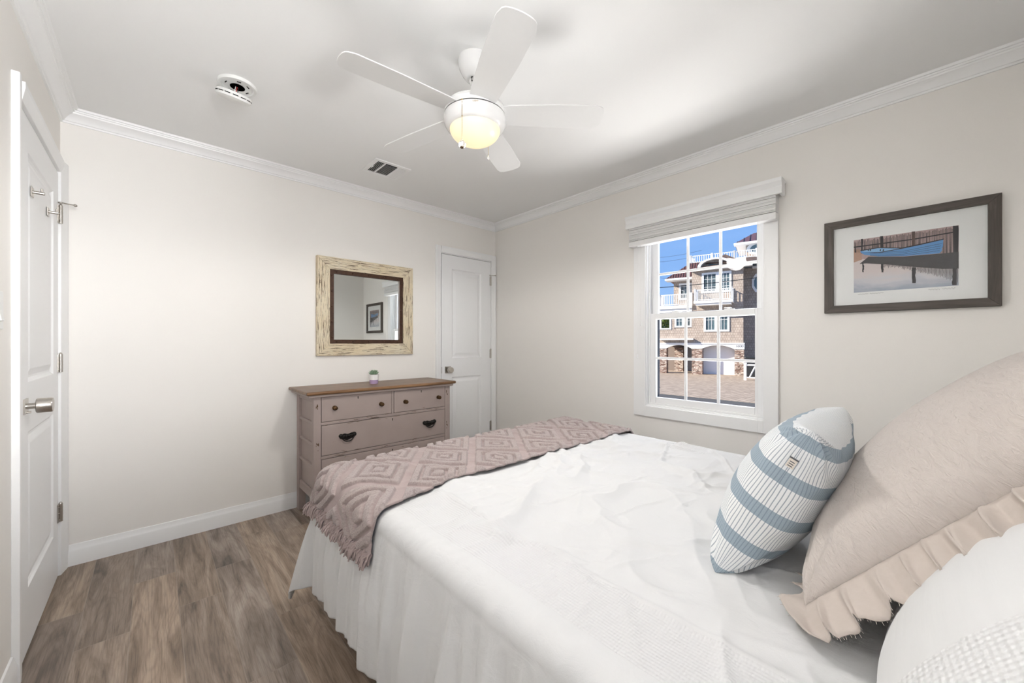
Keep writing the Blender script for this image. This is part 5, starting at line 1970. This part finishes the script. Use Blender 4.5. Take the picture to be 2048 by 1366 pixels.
hwin(3.10, 5.11, 6.30, 7.86, 0.0, 3, [6.75, 7.05, 7.35], 0.14, 0.06, (4.06, 4.40))
hwin(3.24, 4.98, 3.32, 4.66, 0.0, 3, [4.22], 0.14, 0.06, (3.98, 4.22))
hwin(1.23, 2.36, 6.0, 7.36, 1.2, 2, [6.8, 7.1], 0.15, 0.06, (1.86, 2.12))
hwin(1.12, 2.37, 3.70, 4.60, 0.06, 2, [4.2], 0.12, 0.06, (1.66, 1.88))
pr_ = MB()
pr_.box(-0.13, -0.02, 3.55, 0.05, 0.3, 4.9).box(-0.13, -0.03, 3.55, 0.86, 0.3, 3.66).box(0.72, -0.02, 3.55, 0.86, 0.3, 4.9).box(-0.13, -0.02, 4.62, 2.42, 0.4, 4.95)
H('porch_frame', pr_, 'rail')
H('awning_shelf', MB().box(0.05, -0.42, 2.68, 2.53, 0.05, 2.80), 'rail')
pk = MB()
n = 14
# round-headed gable trim over the centre window
v, f = [], []
for k in range(n + 1):
    a = PI * k / n
    for rr_ in (1.18, 0.96):
        sx_, sz_ = rr_ * math.cos(a), rr_ * 0.55 * math.sin(a)
        for y in (-0.42, -0.02):
            v.append((4.02 - sx_, y, 8.26 + sz_))
for k in range(n):
    o0, o1 = 4 * k, 4 * (k + 1)
    f += [(o0, o1, o1 + 2, o0 + 2), (o0 + 1, o0 + 3, o1 + 3, o1 + 1), (o0, o0 + 1, o1 + 1, o1), (o0 + 2, o1 + 2, o1 + 3, o0 + 3)]
pk.add(v, f)
H('arched_gable_trim', pk, 'rail')
tb = [(4.02 - 0.97 * math.cos(PI * k / n), 8.24 + 0.54 * math.sin(PI * k / n)) for k in range(n + 1)]
H('arched_gable_panel', MB().prism(tb, 'y', -0.04, 0.3), 'shingle')
tb = [(4.02 - 0.55 * math.cos(PI * k / n), 8.28 + 0.30 * math.sin(PI * k / n)) for k in range(n + 1)]
H('arched_window', MB().prism(tb, 'y', -0.07, -0.03), 'glassdark')

# roofs
rf_ = MB()
# hipped skirt roof: eave rectangle to raised deck
E0 = [(0.35, -0.35 + 0.9, 7.70), (2.45, 0.55, 7.70), (2.45, 3.2, 8.86), (2.05, 3.2, 8.86)]
rf_.add([(0.35, 0.25, 7.69), (3.0, 0.25, 7.69), (3.0, 1.25, 8.96), (2.05, 1.25, 8.96), (0.35, 8.3, 7.69), (2.05, 7.0, 8.96)],
        [(0, 1, 2, 3), (0, 3, 5, 4)])
H('metal_roof', rf_, 'metalroof')
sm = MB()
for k in range(12):
    x = 0.55 + 0.19 * k
    zt = min(8.96, 7.69 + (x - 0.35) / 1.7 * 1.27) if x < 2.05 else 8.96
    yt = 0.25 + (zt - 7.69) / 1.27
    sm.tube([(x, 0.24, 7.71), (x, yt - 0.01, zt + 0.01)], 0.024, 5)
H('roof_seam', sm, 'seam')
rs_ = MB()
rs_.add([(2.9, -0.45, 8.16), (6.4, -0.45, 8.16), (6.4, 1.25, 8.90), (2.9, 1.25, 8.90), (2.9, -0.45, 8.24), (6.4, -0.45, 8.24), (6.4, 1.25, 8.98), (2.9, 1.25, 8.98)],
        [(0, 1, 2, 3), (4, 5, 6, 7), (0, 4, 5, 1), (1, 5, 6, 2), (0, 3, 7, 4)])
rs_.add([(6.4, -0.45, 8.24), (12.5, 1.0, 8.3), (12.5, 3.5, 9.1), (6.4, 1.25, 8.98)], [(0, 1, 2, 3)])
# small cross gable
rs_.add([(3.25, -0.22, 8.50), (5.95, -0.22, 8.40), (4.62, 0.75, 9.30), (4.62, 2.2, 9.30)], [(0, 1, 2), (1, 3, 2), (0, 2, 3)])
H('shingle_roof', rs_, 'roofshingle')
ev = MB()
ev.box(2.3, -0.48, 8.06, 6.45, 0.0, 8.18).box(0.32, 0.20, 7.55, 2.45, 1.25, 7.69).box(6.4, 1.0, 8.1, 12.4, 1.7, 8.22)
H('eave_fascia', ev, 'rail')
H('roof_deck', MB().box(2.0, 1.25, 8.84, 9.8, 8.0, 8.94), 'fascia')
tr_ = MB()
tr_.add([(5.15, 2.4, 10.40), (9.9, 2.4, 10.40), (9.2, 4.4, 11.5), (6.4, 4.4, 11.5), (5.15, 7.6, 10.40), (9.9, 7.6, 10.4), (9.2, 5.5, 11.5), (6.4, 5.5, 11.5)],
        [(0, 1, 2, 3), (0, 3, 7, 4), (1, 5, 6, 2), (3, 2, 6, 7)])
H('tower_roof', tr_, 'metalroof')
sm = MB()
for k in range(11):
    x = 5.35 + 0.42 * k
    zt = min(11.5, 10.40 + (x - 5.15) / 1.25 * 1.1)
    sm.tube([(x, 2.38, 10.42), (x if x > 6.4 else x, 2.4 + (zt - 10.40) / 1.1 * 2.0, zt + 0.02)], 0.03, 5)
H('roof_seam', sm, 'seam')
H('tower_soffit', MB().box(5.2, 2.42, 10.33, 9.85, 7.55, 10.39), 'rail')
H('tower_fascia', MB().box(5.1, 2.36, 10.26, 9.9, 3.0, 10.42), 'rail')
ov = MB()
pts = [(6.75 + 0.80 * math.cos(2 * PI * k / 24), 9.92 + 0.50 * math.sin(2 * PI * k / 24)) for k in range(24)]
ov.prism(pts, 'y', 2.92, 3.02)
oo = H('oval_window', ov, 'rail')
pts = [(6.75 + 0.55 * math.cos(2 * PI * k / 24), 9.92 + 0.33 * math.sin(2 * PI * k / 24)) for k in range(24)]
add_sub('pane', MB().prism(pts, 'y', 2.90, 2.93), 'glassdark', oo)


def railing(name, pts, h, sp, postat=None):
    r = MB()
    for (a, b_) in zip(pts[:-1], pts[1:]):
        a, b_ = Vector(a), Vector(b_)
        d = b_ - a
        L = d.length
        d.normalize()
        for zz, hh in ((h - 0.03, 0.035), (0.08, 0.03)):
            r.tube([a + Vector((0, 0, zz)), b_ + Vector((0, 0, zz))], hh, 6)
        nb_ = max(1, int(L / sp))
        for k in range(nb_ + 1):
            p = a + d * (L * k / nb_)
            r.box(p.x - 0.022, p.y - 0.022, p.z + 0.06, p.x + 0.022, p.y + 0.022, p.z + h - 0.03)
        np_ = max(1, int(round(L / 1.7)))
        for k in range(np_ + 1):
            p = a + d * (L * k / np_)
            r.box(p.x - 0.07, p.y - 0.07, p.z - 0.02, p.x + 0.07, p.y + 0.07, p.z + h + 0.06)
    return H(name, r, 'rail')


railing('deck_railing', [(2.1, 7.5, 8.94), (2.1, 1.35, 8.94), (5.2, 1.35, 8.94), (9.6, 1.35, 8.94)], 0.62, 0.16)
railing('balcony_railing', [(2.76, 0.0, 5.62), (2.76, -0.95, 5.62), (5.18, -0.95, 5.62), (5.18, 0.0, 5.62)], 0.86, 0.13)
H('balcony_floor', MB().box(2.66, -1.05, 5.44, 5.28, 0.0, 5.62).box(2.80, -0.95, 5.30, 5.14, 0.0, 5.44), 'rail')
railing('balcony_railing', [(-0.05, 1.2, 5.45), (-0.05, -0.1, 5.45), (2.36, -0.1, 5.45)], 0.90, 0.13)
H('balcony_floor', MB().box(-0.16, -0.18, 5.20, 2.42, 1.2, 5.45).box(-0.13, -0.05, 4.90, 2.40, 1.2, 5.20), 'rail')
oc = MB().prism([(6.75 + 0.42 * math.cos(PI / 4 * k + PI / 8), 7.0 + 0.75 * math.sin(PI / 4 * k + PI / 8)) for k in range(8)], 'y', 1.5, 1.62)
o8 = H('octagonal_window', oc, 'rail')
add_sub('pane', MB().prism([(6.75 + 0.27 * math.cos(PI / 4 * k + PI / 8), 7.0 + 0.52 * math.sin(PI / 4 * k + PI / 8)) for k in range(8)], 'y', 1.48, 1.51), 'glassdark', o8)

# ground outside
o = obj('street_ground', MB().box(3.2, -60, GZ - 0.28, 18.8, 80, GZ - 0.006), 'asphalt')
struct(o)
dwm = MB()
dwm.add([(17.45, 60, GZ), (18.4, -20, GZ), (80, -20, GZ), (80, 60, GZ), (17.45, 60, GZ - 0.3), (18.4, -20, GZ - 0.3), (80, -20, GZ - 0.3), (80, 60, GZ - 0.3)],
        [(0, 1, 2, 3), (7, 6, 5, 4), (0, 4, 5, 1), (1, 5, 6, 2), (2, 6, 7, 3), (3, 7, 4, 0)])
struct(obj('driveway_ground', dwm, 'paver'))
# raised crawl-space skirt under the room so that the floor is carried
struct(obj('foundation_wall', MB().box(XL - T, YH - T, GZ - 0.1, XR + T, YB + T, -0.1), 'rail'))

# bin and white gate by the house corner
bn = thing('trash_bin', 'dark wheeled trash bin beside the stone post of the house', 'trash bin', (31.45, 8.62, GZ), math.radians(-76.43))
bb = MB()
bb.add([(-0.26, -0.28, 0.05), (0.26, -0.28, 0.05), (0.26, 0.28, 0.05), (-0.26, 0.28, 0.05), (-0.36, -0.36, 1.32), (0.36, -0.36, 1.32), (0.36, 0.36, 1.32), (-0.36, 0.36, 1.32)],
       [(3, 2, 1, 0), (4, 5, 6, 7), (0, 1, 5, 4), (1, 2, 6, 5), (2, 3, 7, 6), (3, 0, 4, 7)])
obj('bin_body', bb, 'bin', bn, local=True, bevel=0.03)
obj('bin_lid', MB().box(-0.42, -0.42, 1.32, 0.42, 0.42, 1.46), 'bin', bn, local=True, bevel=0.05)
for s in (-1, 1):
    obj('wheel', MB().lathe([(0.12, -0.03), (0.12, 0.03)], (0.27 * s, 0.3, 0.12), 'x', 16), 'bin', bn, local=True)
gt = thing('garden_gate', 'white railed gate post in front of the dark bin', 'gate', (28.75, 8.0, GZ), math.radians(-76.43))
for x in (-0.33, 0.55):
    obj('gate_post', MB().box(x, -0.06, 0, x + 0.15, 0.06, 1.08).box(x - 0.02, -0.08, 1.08, x + 0.17, 0.08, 1.14), 'rail', gt, local=True)
g = MB()
g.box(-0.18, -0.03, 0.96, 0.55, 0.03, 1.06).box(-0.18, -0.03, 0.15, 0.55, 0.03, 0.22)
g.tube([(0.0, 0, 0.2), (0.30, 0, 0.9)], 0.05, 6)
obj('gate_rail', g, 'rail', gt, local=True)

# tree beyond the house
TX, TY = 40.0, 20.5
tr = thing('tree', 'green leafy tree beyond the left corner of the house', 'tree', (TX, TY, GZ))
obj('trunk', MB().tube([(TX, TY, GZ), (TX + 0.1, TY + 0.1, 1.5), (TX - 0.1, TY, 3.4)], [0.18, 0.13, 0.07], 8), 'bark', tr, smooth=60)
lv_ = MB()
rt = random.Random(2)
for k in range(4200):
    a, cz = rt.uniform(0, 2 * PI), rt.uniform(-1, 1)
    r_ = rt.random() ** 0.33
    sq = math.sqrt(1 - cz * cz)
    c = Vector((TX + 2.2 * r_ * sq * math.cos(a), TY + 2.2 * r_ * sq * math.sin(a), 2.6 + 2.4 * r_ * cz))
    d1_ = Vector((rt.uniform(-1, 1), rt.uniform(-1, 1), rt.uniform(-1, 1))).normalized() * 0.16
    d2_ = d1_.cross(Vector((rt.uniform(-1, 1), rt.uniform(-1, 1), rt.uniform(-1, 1)))).normalized() * 0.09
    lv_.add([c - d1_, c + d2_, c + d1_, c - d2_], [(0, 1, 2, 3)])
obj('foliage', lv_, 'leaf', tr)

# utility pole and overhead lines
up = thing('utility_pole', 'dark utility pole with crossarm far off at left of the house', 'utility pole', (62.0, 40.5, GZ))
obj('pole', MB().tube([(62.0, 40.5, GZ), (62.0, 40.5, 8.5)], 0.14, 8), 'bark', up)
obj('crossarm', MB().tube([(61.0, 41.6, 7.6), (63.0, 39.4, 7.6)], 0.09, 6), 'bark', up)
CAMV = Vector((0, 0, EYE))
Fv, Rv = Vector((0.6807, 0.7325, 0)), Vector((0.7325, -0.6807, 0))


def at(x, y, D):
    return CAMV + (Fv + Rv * ((x - 1024) / 774.0) + Vector((0, 0, -(y - 685) / 774.0))) * D


def wire(label, p, q, D0, D1, r, sag=0.2):
    a, b_ = at(*p, D0), at(*q, D1)
    d = b_ - a
    a, b_ = a - d * 0.6, b_ + d * 0.6
    pts = [a + (b_ - a) * (k / 16) + Vector((0, 0, -sag * (1 - (k / 8 - 1) ** 2) + sag * 0.7)) for k in range(17)]
    w_ = obj('power_line', MB().tube(pts, r, 5), 'blackwire')
    tag(w_, label, 'power line', 'overhead power lines outside')


wire('thick black power line crossing in front of the house', (1314, 575), (1510, 555), 22, 20, 0.020)
wire('topmost thin power line in the sky left of the house', (1314, 515), (1368, 508), 40, 38, 0.011)
wire('thin power line second from top in the sky', (1314, 524), (1368, 517), 40, 38, 0.011)
wire('thin power line just left of the metal roof edge', (1314, 554), (1343, 557), 40, 46, 0.011)
